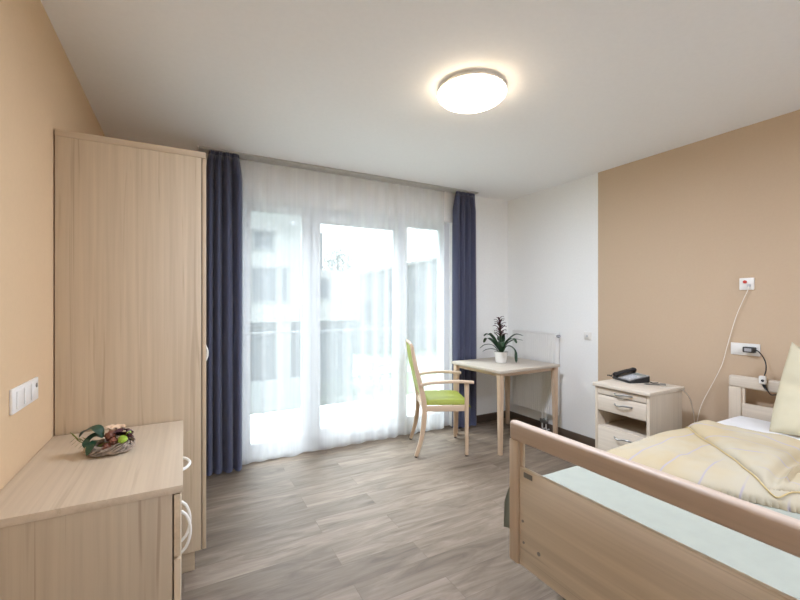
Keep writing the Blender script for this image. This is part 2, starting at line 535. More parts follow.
b = BM(); box(b, XR - .014, XR, YF, YB, 0, .085, .002); struct('baseboard_right', b, M['base'])
b = BM(); box(b, OX1 + .02, XR - .014, YB - .014, YB, 0, .085, .002); struct('baseboard_back', b, M['base_x'])
b = BM(); box(b, XL, XL + .014, YF, 1.45, 0, .085, .002); struct('baseboard_left', b, M['base'])

# window: three lights, the middle one an opening sash
FY0, FY1 = 3.655, 3.735
def frame_bm(x0, x1, z0, z1, gx0, gx1, gz0, gz1, y0, y1):
    b = BM()
    box(b, x0, gx0, y0, y1, z0, z1, .004); box(b, gx1, x1, y0, y1, z0, z1, .004)
    box(b, gx0 - .004, gx1 + .004, y0 + .0005, y1 - .0005, z0, gz0, .004); box(b, gx0 - .004, gx1 + .004, y0 + .0005, y1 - .0005, gz1, z1, .004)
    return b
def win(n, x0, x1, g, sash=None):
    gx0, gx1, gz0, gz1 = g
    if sash is None:
        w = struct('window_%d' % n, frame_bm(x0, x1, 0.0, OZ, gx0, gx1, gz0, gz1, FY0, FY1), M['upvc'])
    else:
        sx0, sx1, sz0, sz1 = sash
        w = struct('window_%d' % n, frame_bm(x0, x1, 0.0, OZ, sx0 + .015, sx1 - .015, sz0 + .015, sz1 - .015, FY0 + .012, FY1), M['upvc'])
        s = make('sash', frame_bm(sx0, sx1, sz0, sz1, gx0, gx1, gz0, gz1, FY0 - .01, FY1 - .02), M['upvc'], w)
        h = BM()
        box(h, sx1 - .055, sx1 - .025, FY0 - .022, FY0 - .0102, 1.02, 1.10, .004)
        sweep(h, [(sx1 - .04, FY0 - .02, 1.075), (sx1 - .04, FY0 - .055, 1.075), (sx1 - .04, FY0 - .058, 1.06), (sx1 - .04, FY0 - .058, .96)], .009, .007, 8)
        make('handle', h, M['white_plastic'], s)
    p = bx(gx0 - .008, gx1 + .008, FY0 + .022, FY0 + .030, gz0 - .008, gz1 + .008)
    make('pane', p, M['glass'], w)
    q = BM()     # dark rubber seals round the pane
    for (a0, a1, c0, c1) in ((gx0, gx0 + .005, gz0, gz1), (gx1 - .005, gx1, gz0, gz1), (gx0, gx1, gz0, gz0 + .005), (gx0, gx1, gz1 - .005, gz1)):
        box(q, a0, a1, FY0 + .014, FY0 + .0215, c0, c1)
    make('seal', q, M['steel'], w)
    return w
win(1, OX0, 1.030, (0.502, 0.962, 0.140, 2.170))
win(2, 1.030, 1.990, (1.122, 1.915, 0.190, 2.120), (1.045, 1.985, 0.075, 2.205))
win(3, 1.990, OX1, (2.057, 2.486, 0.165, 2.170))

# ------------------------------------------------------------ outdoors
struct('balcony_floor', bx(-2.2, 5.4, YB + WT, 5.22, -.18, -.015), M['terrace'])
struct('garden_ground', bx(-60, 90, 5.3, 120, -3.2, -2.7), M['lawn'])
struct('garden_path', bx(-20, 40, 20.2, 22.6, -2.72, -2.66), M['paving'])
rl = T('balcony_railing', 'balcony railing with a thin grey handrail and clear glass panels outside the window', 'railing', (1.6, 5.16, -.015))
rl.part('handrail', bx(-2.2, 5.4, 5.135, 5.185, .975, 1.0, .004), M['railing'])
for k in range(5):
    x0 = -2.15 + k * 1.5
    rl.part('post', bx(x0, x0 + .03, 5.15, 5.17, -.015, .975, .003), M['railing'])
    rl.part('glass_panel', bx(x0 + .05, x0 + 1.48, 5.155, 5.165, .07, .95), M['glass'])

def win_part(t, wall_y, x0, x1, z0, z1, frame='facade'):
    f = BM()
    fw = .09
    for (a0, a1, c0, c1) in ((x0, x0 + fw, z0, z1), (x1 - fw, x1, z0, z1), (x0 + fw, x1 - fw, z0, z0 + fw), (x0 + fw, x1 - fw, z1 - fw, z1)):
        box(f, a0, a1, wall_y - .07, wall_y + .02, c0, c1)
    fo = t.part('window', f, M['facade_grey'])
    t.part('pane', bx(x0 + fw, x1 - fw, wall_y - .03, wall_y + .02, z0 + fw, z1 - fw), M['win_dark'], fo)

ba = T('apartment_building', 'white apartment building with a square upper window outside the left pane', 'building', (0.5, 16, -2.7))
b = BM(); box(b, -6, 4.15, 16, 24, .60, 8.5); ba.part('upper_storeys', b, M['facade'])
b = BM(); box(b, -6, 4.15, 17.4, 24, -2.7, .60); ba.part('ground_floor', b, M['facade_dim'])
b = BM(); box(b, 3.2, 3.75, 16.1, 16.65, -2.7, .60); ba.part('column', b, M['facade'])
b = BM(); box(b, -6, 4.0, 15.6, 15.9, -2.7, -1.6); ba.part('terrace_wall', b, M['facade'])
win_part(ba, 16, 2.267, 3.077, 3.363, 4.147)
win_part(ba, 16, 2.2, 3.19, 1.343, 2.745)
win_part(ba, 16, 3.27, 3.62, 1.343, 2.788)
win_part(ba, 16, .2, 1.2, 1.343, 2.745)

bw = T('low_building', 'low white building wing with a flat roof seen behind the middle pane', 'building', (5.6, 16.5, -2.7))
b = BM(); box(b, 4.2, 6.75, 16.2, 22, .60, 2.72); bw.part('upper_storey', b, M['facade'])
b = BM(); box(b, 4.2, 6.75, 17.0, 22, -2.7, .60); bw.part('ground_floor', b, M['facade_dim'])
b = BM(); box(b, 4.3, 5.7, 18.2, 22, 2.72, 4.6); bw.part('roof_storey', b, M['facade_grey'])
win_part(bw, 16.2, 4.75, 5.42, 1.45, 2.4)
for x0 in (5.6, 6.2):
    win_part(bw, 17.0, x0, x0 + .4, -1.6, .1)

bh = T('terraced_house', 'pale grey house with a rising roof line seen through the right pane', 'building', (17, 30, -2.7))
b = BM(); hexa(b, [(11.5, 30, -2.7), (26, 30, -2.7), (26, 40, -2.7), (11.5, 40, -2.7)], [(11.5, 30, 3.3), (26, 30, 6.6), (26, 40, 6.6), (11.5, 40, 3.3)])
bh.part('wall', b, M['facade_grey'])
b = BM(); hexa(b, [(11.3, 29.7, 3.26), (26.2, 29.7, 6.65), (26.2, 40, 6.65), (11.3, 40, 3.26)], [(11.3, 29.7, 3.5), (26.2, 29.7, 6.9), (26.2, 40, 6.9), (11.3, 40, 3.5)])
bh.part('roof', b, M['facade'])
for k in range(5):
    x0 = 12.6 + k * 2.4
    win_part(bh, 30, x0, x0 + .9, -.2, 1.5)
    if k > 0: win_part(bh, 30, x0, x0 + .9, 2.2, 3.4)

def shrub(loc, r, hgt, label):
    t = T('garden_shrub', label, 'shrub', loc)
    b = BM()
    rnd = random.Random(int(loc[0] * 100))
    for k in range(420):
        th, ph = rnd.uniform(0, 2 * PI), math.acos(rnd.uniform(-.3, 1))
        d = Vector((math.cos(th) * math.sin(ph) * r, math.sin(th) * math.sin(ph) * r, hgt * .5 + math.cos(ph) * hgt * .5)) * rnd.uniform(.75, 1.05)
        p = Vector(loc) + d
        dr = Vector((rnd.uniform(-1, 1), rnd.uniform(-1, 1), rnd.uniform(-.2, 1))).normalized() * .16
        blade(b, [p, p + dr * .5, p + dr + Vector((0, 0, -.02))], .09, n=1)
    t.part('foliage', b, M['shrub'])
    b = BM()
    for k in range(5):
        a = k * 1.26
        sweep(b, [Vector(loc), Vector(loc) + Vector((math.cos(a) * r * .4, math.sin(a) * r * .4, hgt * .6))], [.03, .012], sides=6)
    t.part('stem', b, M['bark'])
shrub((5.2, 15.0, -2.7), .9, 1.0, 'pale green garden shrub low in the middle pane, nearest the white building')
shrub((8.0, 17.2, -2.7), 1.0, 1.2, 'pale green garden shrub low in the middle pane, close to the right-hand mullion')
shrub((12.0, 22.9, -2.7), 1.0, 1.6, 'garden shrub seen low through the right-hand pane behind the chair')
tr = T('garden_tree', 'faint tree crown rising above the flat roof behind the middle pane', 'tree', (8.9, 25, -2.7))
b = BM(); sweep(b, [(8.9, 25, -2.7), (8.95, 25, 1.0), (8.85, 25, 4.2)], [.16, .12, .05], sides=8); tr.part('trunk', b, M['bark'])
b = BM()
for k in range(900):
    th, ph = random.uniform(0, 2 * PI), math.acos(random.uniform(-1, 1))
    rr = random.uniform(.4, 1.0)
    p = Vector((8.9 + 1.1 * rr * math.cos(th) * math.sin(ph), 25 + 1.1 * rr * math.sin(th) * math.sin(ph), 3.7 + 1.3 * rr * math.cos(ph)))
    dr = Vector((random.uniform(-1, 1), random.uniform(-1, 1), random.uniform(-1, .6))).normalized() * .2
    blade(b, [p, p + dr * .5, p + dr], .12, n=1)
tr.part('crown', b, M['shrub'])

# ------------------------------------------------------------ wardrobe
WX, WY0, WY1, WH = 0.078, 2.272, 3.40, 2.135
w = T('wardrobe', 'tall pale larch wardrobe standing against the left wall beside the navy curtain', 'wardrobe', (-.21, 2.8, 0))
w.part('side_panel', bx(XL + .005, WX, WY0, WY0 + .02, .11, WH - .03, .001), M['wood_z'])
w.part('side_panel', bx(XL + .004, WX, WY1 - .02, WY1, .11, WH - .03, .001), M['wood_z'])
w.part('top_panel', bx(XL + .004, WX + .021, WY0 - .002, WY1, WH - .0295, WH, .002), M['wood_x'])
w.part('back_panel', bx(XL + .004, XL + .012, WY0 + .021, WY1 - .021, .11, WH - .03), M['wood_z'])
w.part('plinth', bx(XL + .03, WX - .03, WY0 + .03, WY1 - .03, 0, .109), M['wood_x'])
w.part('bottom_panel', bx(XL + .013, WX - .001, WY0 + .021, WY1 - .021, .1095, .13), M['wood_x'])
ym = (WY0 + WY1) / 2
def bow(bm, p0, p1, out, r=.006, bulge=.03):
    p0, p1, out = Vector(p0), Vector(p1), Vector(out)
    pts = [p0]
    for k in range(1, 10):
        t = k / 10
        pts.append(p0.lerp(p1, t) + out * bulge * math.sin(PI * t) ** .6)
    pts.append(p1)
    sweep(bm, pts, r, sides=8, up=out.cross(p1 - p0).normalized())
for (a, c, hy) in ((WY0, ym - .0015, ym - .04), (ym + .0015, WY1, ym + .04)):
    d = w.part('door', bx(WX + .004, WX + .022, a, c, .112, WH - .032, .001), M['wood_z'])
    b = BM(); bow(b, (WX + .0215, hy, .985), (WX + .0215, hy, 1.115), (1, 0, 0), .006, .032)
    w.part('handle', b, M['white_handle'], d, label='white bow handle')

# ------------------------------------------------------------ dresser
DX, DY0, DY1, DH = -0.010, 1.462, 2.262, 0.784
d = T('dresser', 'low larch dresser with white bow handles in front of the wardrobe', 'dresser', (-.25, 1.86, 0))
d.part('top_panel', bx(XL + .003, DX + .007, DY0, DY1, DH - .024, DH, .002), M['top_y'])
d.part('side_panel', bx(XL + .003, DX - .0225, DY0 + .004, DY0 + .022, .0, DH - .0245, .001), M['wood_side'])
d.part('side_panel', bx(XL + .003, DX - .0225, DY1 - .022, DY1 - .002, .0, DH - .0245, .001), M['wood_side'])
d.part('back_panel', bx(XL + .003, XL + .010, DY0 + .023, DY1 - .023, .05, DH - .0245), M['wood_z'])
d.part('bottom_panel', bx(XL + .011, DX - .030, DY0 + .023, DY1 - .023, .07, .09), M['wood_y'])
d.part('plinth', bx(DX - .06, DX - .045, DY0 + .023, DY1 - .023, 0, .069), M['wood_y'])
dr = d.part('drawer', bx(DX - .0185, DX, DY0 + .005, DY1 - .003, .556, DH - .030, .001), M['wood_y'])
dm = (DY0 + DY1) / 2 + .05
b = BM(); bow(b, (DX - .0005, dm - .07, .692), (DX - .0005, dm + .075, .692), (1, 0, 0), .006, .032)
d.part('handle', b, M['white_handle'], dr, label='white bow handle')
for (a, c, hy) in ((DY0 + .005, dm - .0015, dm - .045), (dm + .0015, DY1 - .003, dm + .045)):
    do = d.part('door', bx(DX - .0185, DX, a, c, .075, .547, .001), M['wood_z'])
    b = BM(); bow(b, (DX - .0005, hy, .345), (DX - .0005, hy, .515), (1, 0, 0), .006, .034)
    d.part('handle', b, M['white_handle'], do, label='white bow handle')

# ------------------------------------------------------------ dried flower arrangement on the dresser
BC = Vector((-.254, 1.916, DH))
fa = T('flower_arrangement', 'small arrangement of leaves, pods and fruit in a twig wreath on the dresser', 'decoration', tuple(BC))
b = BM()
rnd = random.Random(3)
for k in range(13):
    ph0 = rnd.uniform(0, 2 * PI); rr = rnd.uniform(.055, .072); zz = rnd.uniform(.008, .034); wv = rnd.uniform(.004, .010); fq = rnd.choice((3, 4, 5))
    pts = []
    for i in range(40):
        a = 2 * PI * i / 40
        q = rr + wv * math.cos(fq * a + ph0)
        pts.append(BC + Vector((q * 1.05 * math.cos(a), q * .85 * math.sin(a), max(.0045, zz + wv * 1.2 * math.sin(fq * a + ph0)))))
    sweep(b, pts, .0036, sides=5, closed=True)
fa.part('twig_wreath', b, M['wicker'])
b = BM(); ball(b, BC + Vector((0, 0, .020)), .046, .038, .020, 3, .25, 60); fa.part('moss_bed', b, M['moss'])
rc = Vector((math.cos(R(-28.4)), math.sin(R(-28.4)), 0))      # to the right as the camera faces
fc = Vector((-rc.y, rc.x, 0))
def A(u, v, z): return BC + rc * u + fc * v + Vector((0, 0, z * 1.22))
b = BM(); blade(b, [A(-.02, -.01, .05), A(-.05, -.01, .076), A(-.085, -.015, .070), A(-.105, -.02, .052)], .062, fold=.25, n=5); fa.part('leaf', b, M['leaf_b'])
b = BM(); blade(b, [A(-.015, -.02, .05), A(-.035, -.03, .058), A(-.05, -.045, .045), A(-.05, -.055, .024)], .058, fold=.3, n=5); fa.part('leaf', b, M['leaf_b'])
b = BM(); blade(b, [A(-.015, -.03, .045), A(-.022, -.055, .045), A(-.024, -.072, .030), A(-.025, -.085, .014)], .036, fold=.3, n=5); fa.part('leaf', b, M['leaf_b'])
b = BM()
sp = [A(-.05, -.01, .040), A(-.085, -.015, .034), A(-.105, -.02, .040), A(-.12, -.02, .052)]
sweep(b, catmull(sp, 4), .0015, sides=5)
for q, (u, z) in enumerate(((-.07, .036), (-.085, .034), (-.10, .038), (-.112, .045), (-.12, .052))):
    for sgn in (-1, 1):
        blade(b, [A(u, -.015, z), A(u - .012, -.02, z + sgn * .010), A(u - .022, -.022, z + sgn * .018)], .008, n=2)
fa.part('sprig', b, M['moss'])
for (u, v, z, r) in ((.012, -.014, .056, .019), (.034, -.030, .044, .014), (.018, -.044, .030, .015)):
    b = BM(); ball(b, A(u, v, z), r, rough=.35, nsc=220); fa.part('seed_pod', b, M['seed'])
b = BM()
for k in range(7):
    a = R(-60 + k * 40)
    p = A(.050, .012, .050)
    dv = rc * math.cos(a) * .042 + Vector((0, 0, math.sin(a) * .026 + .006))
    blade(b, [p, p + dv * .6 + fc * (-.012), p + dv + fc * (-.004)], .046, n=4, fold=.35)
fa.part('dark_flower', b, M['wine'])
b = BM(); ball(b, A(.066, -.024, .048), .016, .016, .015, rough=.12, nsc=120); fa.part('green_fruit', b, M['lime'])
b = BM(); blade(b, [A(.075, -.02, .06), A(.088, -.02, .072), A(.096, -.02, .066)], .012, n=3); fa.part('leaf', b, M['lime'])
b = BM()
for k in range(9):
    a = 2 * PI * k / 9
    p = A(-.002, .03, .058)
    dv = rc * math.cos(a) * .04 + fc * math.sin(a) * .03 + Vector((0, 0, .018))
    blade(b, [p, p + dv * .6 + Vector((0, 0, .008)), p + dv], .028, n=3, fold=.3)
ball(b, A(-.002, .03, .066), .022, .02, .015, 2, .2, 90)
fa.part('cream_flower', b, M['cream'])

# ------------------------------------------------------------ curtains
CY = 3.49
rail = T('curtain_rail', 'white curtain rail running along the ceiling above the window', 'rail', (1.5, 3.52, H))
b = BM(); box(b, .10, 2.84, 3.455, 3.575, H - .014, H - .0005, .003); rail.part('track', b, M['rail_grey'])
b = BM(); box(b, .09, .0995, 3.45, 3.58, H - .016, H - .0005, .002); rail.part('end_cap', b, M['white_plastic'])
b = BM(); box(b, 2.8405, 2.85, 3.45, 3.58, H - .016, H - .0005, .002); rail.part('end_cap', b, M['white_plastic'])

def drape(x0, x1, ztop, zbot, y, folds, amp, seed, nx=200, nz=60, xin=0.0, span=None):
    """a hanging cloth: rounded folds parted by narrow deep valleys; xin = how far the sides draw in at the top"""
    rnd = random.Random(seed)
    cut = [0.0] + sorted((k + rnd.uniform(-.22, .22)) / folds for k in range(1, folds)) + [1.0]
    dep = [rnd.uniform(.75, 1.0) for _ in range(folds + 1)]
    top, length = span or (ztop, ztop - zbot)
    b = BM()
    g = []
    for j in range(nz + 1):
        z = ztop + (zbot - ztop) * j / nz
        t = (top - z) / length           # 0 at the rail .. 1 at the hem
        hd = min(1, t / .075) ** .8      # folds open below the gathered heading
        row = []
        for i in range(nx + 1):
            s_ = i / nx
            sw = s_ + .012 * math.sin(3 * t + seed + 6 * s_) * hd
            sw = min(1, max(0, sw))
            k = max(q for q in range(folds) if cut[q] <= sw + 1e-9)
            u = (sw - cut[k]) / (cut[k + 1] - cut[k])
            ridge = max(0, math.sin(PI * u)) ** .62
            small = math.sin(2 * PI * folds * 3 * s_)
            xx = x0 + (x1 - x0) * s_ + (0.5 - s_) * 2 * xin * (1 - hd)
            yy = y + amp * (1 - 2 * ridge * (dep[k] * (1 - u) + dep[k + 1] * u)) * (.22 + .78 * hd) + .005 * small * (1 - hd)
            row.append(b.verts.new((xx, yy, z)))
        g.append(row)
    for j in range(nz):
        for i in range(nx):
            b.faces.new((g[j][i], g[j][i + 1], g[j + 1][i + 1], g[j + 1][i]))
    return b
def curtain(x0, x1, label, folds, seed, loc, amp):
    CY = loc[1]
    t = T('curtain', label, 'curtain', loc, 'navy curtains at the window')
    sp = (H - .015, H - .035)
    b = drape(x0, x1, H - .048, .02, CY, folds, amp, seed, xin=.030, span=sp)
    bmesh.ops.solidify(b, geom=b.faces[:], thickness=.003)
    t.part('drape', b, M['navy'], flat_deg=80)
    b = drape(x0, x1, H - .0155, H - .0478, CY, folds, amp, seed, nz=4, xin=.030, span=sp)    # heading tape
    bmesh.ops.solidify(b, geom=b.faces[:], thickness=.004)
    t.part('heading', b, M['navy'], flat_deg=80)
curtain(.145, .422, 'navy blue curtain hanging beside the wardrobe, left of the window', 4, 4, (.26, 3.470, 0), .052)
curtain(2.545, 2.855, 'navy blue curtain hanging behind the table, right of the window', 4, 9, (2.70, 3.490, 0), .038)

def sheer_bm():
    b = BM()
    nx, nz = 420, 40
    x0, x1 = .36, 2.455
    g = []
    for j in range(nz + 1):
        t = j / nz
        z0 = H - .023 + (0 - (H - .023)) * t
        row = []
        for i in range(nx + 1):
            s = i / nx
            x = x0 + (x1 - x0) * s
            k = noise.noise(Vector((x * 1.7, 3.1, 0)))
            ph = 2 * PI * (x / .135 + 1.1 * noise.noise(Vector((x * 1.3, 7.7, 0))))
            a = .010 + .006 * k
            hd = min(1, t * 9 + .25)
            y = 3.545 + hd * (a * math.sin(ph + .25 * math.sin(3 * t)) + .010 * t * noise.noise(Vector((x * 6, t * 1.5, 2))))
            zz = z0
            if j == nz:
                zz = .024 + .014 * math.sin(ph * .5) * k * 2
            elif t > .9:
                zz = max(z0, .075)
            row.append(b.verts.new((x, y, zz)))
        g.append(row)
    for j in range(nz):
        for i in range(nx):
            b.faces.new((g[j][i], g[j][i + 1], g[j + 1][i + 1], g[j + 1][i]))
    return b
tag(make('sheer_curtain', sheer_bm(), M['sheer'], loc=(1.4, 3.545, 0), flat_deg=120), 'white sheer curtain hanging across the whole window between the navy curtains', 'curtain')

# ------------------------------------------------------------ ceiling lamp
LC = Vector((1.425, 1.79, H))
cl = T('ceiling_lamp', 'round lit opal glass lamp on the ceiling in front of the window', 'lamp', tuple(LC))
b = BM(); lathe(b, [(0, -.0005), (.165, -.0005), (.165, -.0195), (0, -.0195)], LC); cl.part('base', b, M['white_plastic'])
b = BM(); lathe(b, [(.150, -.018), (.184, -.018), (.190, -.022), (.190, -.030), (.187, -.033), (.183, -.033), (.150, -.028), (.150, -.018)], LC, 48); cl.part('rim', b, M['white_plastic'])
b = BM()
prof = [(.150, -.0305), (.180, -.0335), (.192, -.040), (.188, -.050), (.170, -.066), (.135, -.084), (.09, -.099), (.045, -.106), (0, -.108)]
lathe(b, prof, LC, 48); cl.part('shade', b, M['lamp'], flat_deg=80)

ld = bpy.data.lights.new('lamp_light', 'AREA')
ld.shape = 'DISK'; ld.size = 0.30; ld.energy = LAMP_WATT; ld.color = (0.875, 1.0, 1.23)
lo_ = link(bpy.data.objects.new('lamp_light', ld)); lo_.parent = cl.o; lo_.location = (0, 0, -.1095)

# added copy of the lamp behind the camera, fills dresser side and footboard
rl_ = cl.o.copy(); link(rl_); rl_.location = (1.425, -.85, H)
rl_['label'] = 'added copy of the opal glass ceiling lamp, fill light behind the camera'
for c in list(cl.o.children):
    k = c.copy(); link(k); k.parent = rl_

# ------------------------------------------------------------ radiator
RX0, RX1, RY0, RY1, RZ0, RZ1 = 3.318, 3.380, 2.825, 3.43, .205, 1.055
ra = T('radiator', 'white ribbed panel radiator on the right wall behind the table', 'radiator', (3.34, 3.09, 0))
b = BM()
n = 22
y = RY0 + .012
step = (RY1 - RY0 - .024) / n
pr = []
for k in range(n):
    y0 = RY0 + .012 + k * step
    pr += [(RX0 + .010, y0), (RX0, y0 + step * .18), (RX0, y0 + step * .50), (RX0 + .014, y0 + step * .74)]
pr.append((RX0 + .004, RY1 - .012))
lo = [b.verts.new((x, yy, RZ0 + .005)) for x, yy in pr]; hi = [b.verts.new((x, yy, RZ1 - .015)) for x, yy in pr]
for k in range(len(pr) - 1): b.faces.new((lo[k], lo[k + 1], hi[k + 1], hi[k]))
box(b, RX0 + .0145, RX0 + .022, RY0 + .012, RY1 - .012, RZ0 + .005, RZ1 - .015)
ra.part('front_panel', b, M['rad'])
ra.part('back_panel', bx(RX1 - .014, RX1, RY0 + .012, RY1 - .012, RZ0 + .005, RZ1 - .015, .002), M['rad'])
b = BM(); box(b, RX0, RX1, RY0, RY0 + .0115, RZ0, RZ1, .003); ra.part('end_panel', b, M['rad'])
b = BM(); box(b, RX0, RX1, RY1 - .0115, RY1, RZ0, RZ1, .003); ra.part('end_panel', b, M['rad'])
b = BM()
box(b, RX0, RX0 + .008, RY0 + .0118, RY1 - .0118, RZ1 - .0148, RZ1, .002); box(b, RX1 - .008, RX1, RY0 + .0118, RY1 - .0118, RZ1 - .0148, RZ1, .002)
for k in range(24):
    yy = RY0 + .03 + k * (RY1 - RY0 - .06) / 23
    box(b, RX0 + .008, RX1 - .008, yy - .004, yy + .004, RZ1 - .010, RZ1 - .004)
ra.part('top_grille', b, M['rad'])
b = BM()
sweep(b, [(RX0 + .02, RY0 - .0005, 1.025), (RX0 + .02, RY0 - .012, 1.025), (RX0 + .02, RY0 - .030, 1.025), (RX0 + .02, RY0 - .038, 1.025)], [.010, .016, .016, .013], sides=14)
ra.part('thermostat_knob', b, M['grey_plastic'])
for yy in (2.96, 3.01):
    b = BM(); sweep(b, [(3.337, yy, RZ0 + .004), (3.337, yy, .10), (3.337, yy, .045), (3.352, yy, .03), (3.386, yy, .03)], .008, sides=8); ra.part('pipe', b, M['rad'])
b = BM(); box(b, 3.318, 3.356, 2.94, 3.03, .10, .145, .006); ra.part('valve_block', b, M['chrome'])
for yy in (2.87, 3.31):
    ra.part('bracket', bx(RX1 + .0005, XR - .0005, yy - .015, yy + .015, .3, .95, .002), M['rad'])

# ------------------------------------------------------------ table
TX0, TX1, TY0, TY1, TZ = 2.463, 3.262, 2.715, 3.425, .757
t = T('table', 'small pale square table with tapered beech legs in the corner by the radiator', 'table', ((TX0 + TX1) / 2, (TY0 + TY1) / 2, 0))
t.o.rotation_euler = (0, 0, R(1.5))
b = BM(); box(b, TX0, TX1, TY0, TY1, TZ - .027, TZ, .003); t.part('tabletop', b, M['pale_x'])
b = BM()
for (a0, a1, c0, c1) in ((TX0 + .066, TX1 - .066, TY0 + .04, TY0 + .058), (TX0 + .066, TX1 - .066, TY1 - .058, TY1 - .04), (TX0 + .04, TX0 + .058, TY0 + .066, TY1 - .066), (TX1 - .058, TX1 - .04, TY0 + .066, TY1 - .066)):
    box(b, a0, a1, c0, c1, TZ - .062, TZ - .0275)
t.part('apron', b, M['beech_x'])
for sx in (0, 1):
    for sy in (0, 1):
        X = TX0 + .012 if sx == 0 else TX1 - .012
        Y = TY0 + .012 if sy == 0 else TY1 - .012
        gx, gy = (1 if sx == 0 else -1), (1 if sy == 0 else -1)
        wt, wb = .052, .037
        bo = [(X, Y, 0), (X + gx * wb, Y, 0), (X + gx * wb, Y + gy * wb, 0), (X, Y + gy * wb, 0)]
        to = [(X, Y, TZ - .0275), (X + gx * wt, Y, TZ - .0275), (X + gx * wt, Y + gy * wt, TZ - .0275), (X, Y + gy * wt, TZ - .0275)]
        b = BM(); hexa(b, bo, to)
        bmesh.ops.bevel(b, geom=[e for e in b.edges if abs(e.verts[0].co.z - e.verts[1].co.z) > .1], offset=.006, segments=2, affect='EDGES')
        t.part('leg', b, M['beech_z'])

# ------------------------------------------------------------ potted plant
PC = Vector((2.845, 3.10, TZ))
pp = T('potted_plant', 'dark green bromeliad with a wine red flower in a white pot on the table', 'plant', tuple(PC))
b = BM(); lathe(b, [(0, 0.0005), (.050, .0005), (.055, .004), (.068, .106), (.070, .112), (.066, .112), (.063, .096), (0, .096)], PC, 40); pp.part('pot', b, M['pot'])
b = BM(); lathe(b, [(0, .098), (.035, .101), (.062, .0965)], PC, 24); pp.part('soil', b, M['soil'])
def PL(u, v, z): return PC + rc * u + fc * v + Vector((0, 0, z))
leaves = [
    ((-.012, 0, .10), (-.05, 0, .20), (-.12, -.02, .285), (-.165, -.03, .268), .052),
    ((-.012, .01, .10), (-.04, .03, .21), (-.085, .05, .285), (-.11, .06, .27), .040),
    ((-.02, 0, .10), (-.08, -.01, .175), (-.15, -.02, .180), (-.205, -.03, .145), .026),
    ((-.02, .01, .10), (-.06, .02, .130), (-.12, .03, .128), (-.165, .03, .105), .024),
    ((.012, 0, .10), (.05, 0, .20), (.13, -.01, .280), (.200, -.02, .272), .048),
    ((.012, .01, .10), (.06, .03, .18), (.15, .05, .228), (.225, .06, .215), .030),
    ((.015, -.01, .10), (.05, -.04, .170), (.105, -.07, .13), (.115, -.09, .01), .036),
    ((.0, -.012, .10), (-.02, -.07, .19), (-.03, -.14, .22), (-.035, -.19, .18), .044),
    ((.005, .012, .10), (.02, .08, .21), (.03, .16, .25), (.03, .22, .20), .042),
    ((-.005, .012, .10), (-.06, .07, .20), (-.10, .14, .23), (-.12, .18, .18), .042),
    ((.01, -.012, .10), (.04, -.05, .21), (.08, -.11, .25), (.10, -.15, .21), .038),
    ((.0, .0, .10), (-.01, .01, .20), (-.035, .02, .27), (-.06, .03, .30), .042),
    ((.004, .0, .10), (.02, .01, .20), (.03, .02, .27), (.05, .03, .29), .038)]
for l in leaves:
    b = BM(); blade(b, [PL(p[0] * 1.1, p[1] * 1.1, p[2]) for p in l[:4]], l[4] * 1.3, n=6, fold=.35, taper=.5, belly=.45); pp.part('leaf', b, M['leaf'])
fl = BM(); sweep(fl, [PL(0, 0, .10), PL(-.004, 0, .25), PL(-.014, 0, .40)], [.012, .011, .008], sides=8)
st = pp.part('flower_stalk', fl, M['leaf'])
rnd = random.Random(11)
for k in range(22):
    z = .27 + .19 * (k / 21)
    a = k * 2.4
    ln = .085 * (1 - .45 * k / 21) * (1.0 if k > 6 else .8)
    p = PL(-.004 - .010 * (z - .25) / .15, 0, z - .02)
    dv = rc * math.cos(a) + fc * math.sin(a)
    b = BM(); blade(b, [p, p + dv * ln * .45 + Vector((0, 0, ln * .45)), p + dv * ln * .85 + Vector((0, 0, ln * .62)), p + dv * ln * 1.05 + Vector((0, 0, ln * .5))], .030 * (1 - .3 * k / 21), n=3, fold=.4, taper=.6)
    pp.part('bract', b, M['bract'], st)

# ------------------------------------------------------------ armchair
ch = thing('armchair', 'beech armchair with a lime green seat facing the table in front of the window', 'chair', (2.112, 3.171, 0), R(-24))
def rear_post(sy):
    b = BM()
    w0 = .235 * sy
    pts = catmull([(-.228, w0, 0.006), (-.180, w0, .16), (-.157, w0, .32), (-.156, w0, .47), (-.190, w0 * .985, .64), (-.232, w0 * .97, .81), (-.266, w0 * .955, .985)], 4)
    n = len(pts)
    rx = [.012 + .003 * math.sin(PI * i / (n - 1)) for i in range(n)]
    ry = [.015 + .008 * math.sin(PI * min(1, i / (n - 1) * 1.05)) for i in range(n)]
    sweep(b, pts, rx, ry, sides=12, up=Vector((1, 0, 0)), square=True)
    o = make('rear_leg', b, M['beech_z'], ch)
    f = BM(); lathe(f, [(0, 0), (.014, 0), (.014, .007), (0, .007)], (-.228, w0, 0), 12); make('foot_pad', f, M['black'], o)
def front_leg(sy):
    b = BM()
    w0 = .24 * sy
    hexa(b, [(.214, w0 - .012, .006), (.240, w0 - .012, .006), (.240, w0 + .012, .006), (.214, w0 + .012, .006)],
         [(.208, w0 - .014, .647), (.246, w0 - .014, .647), (.246, w0 + .014, .647), (.208, w0 + .014, .647)])
    bmesh.ops.bevel(b, geom=b.edges[:], offset=.004, segments=2, affect='EDGES')
    o = make('front_leg', b, M['beech_z'], ch)
    f = BM(); lathe(f, [(0, 0), (.014, 0), (.014, .007), (0, .007)], (.227, w0, 0), 12); make('foot_pad', f, M['black'], o)
def arm(sy):
    b = BM()
    w0 = .24 * sy
    pts = catmull([(-.190, w0 - sy * .004, .633), (-.10, w0 + sy * .008, .655), (.05, w0 + sy * .014, .666), (.17, w0 + sy * .010, .664), (.285, w0 + sy * .004, .655)], 5)
    sweep(b, pts, .022, .0125, sides=12, square=True)
    make('armrest', b, M['beech_x'], ch)
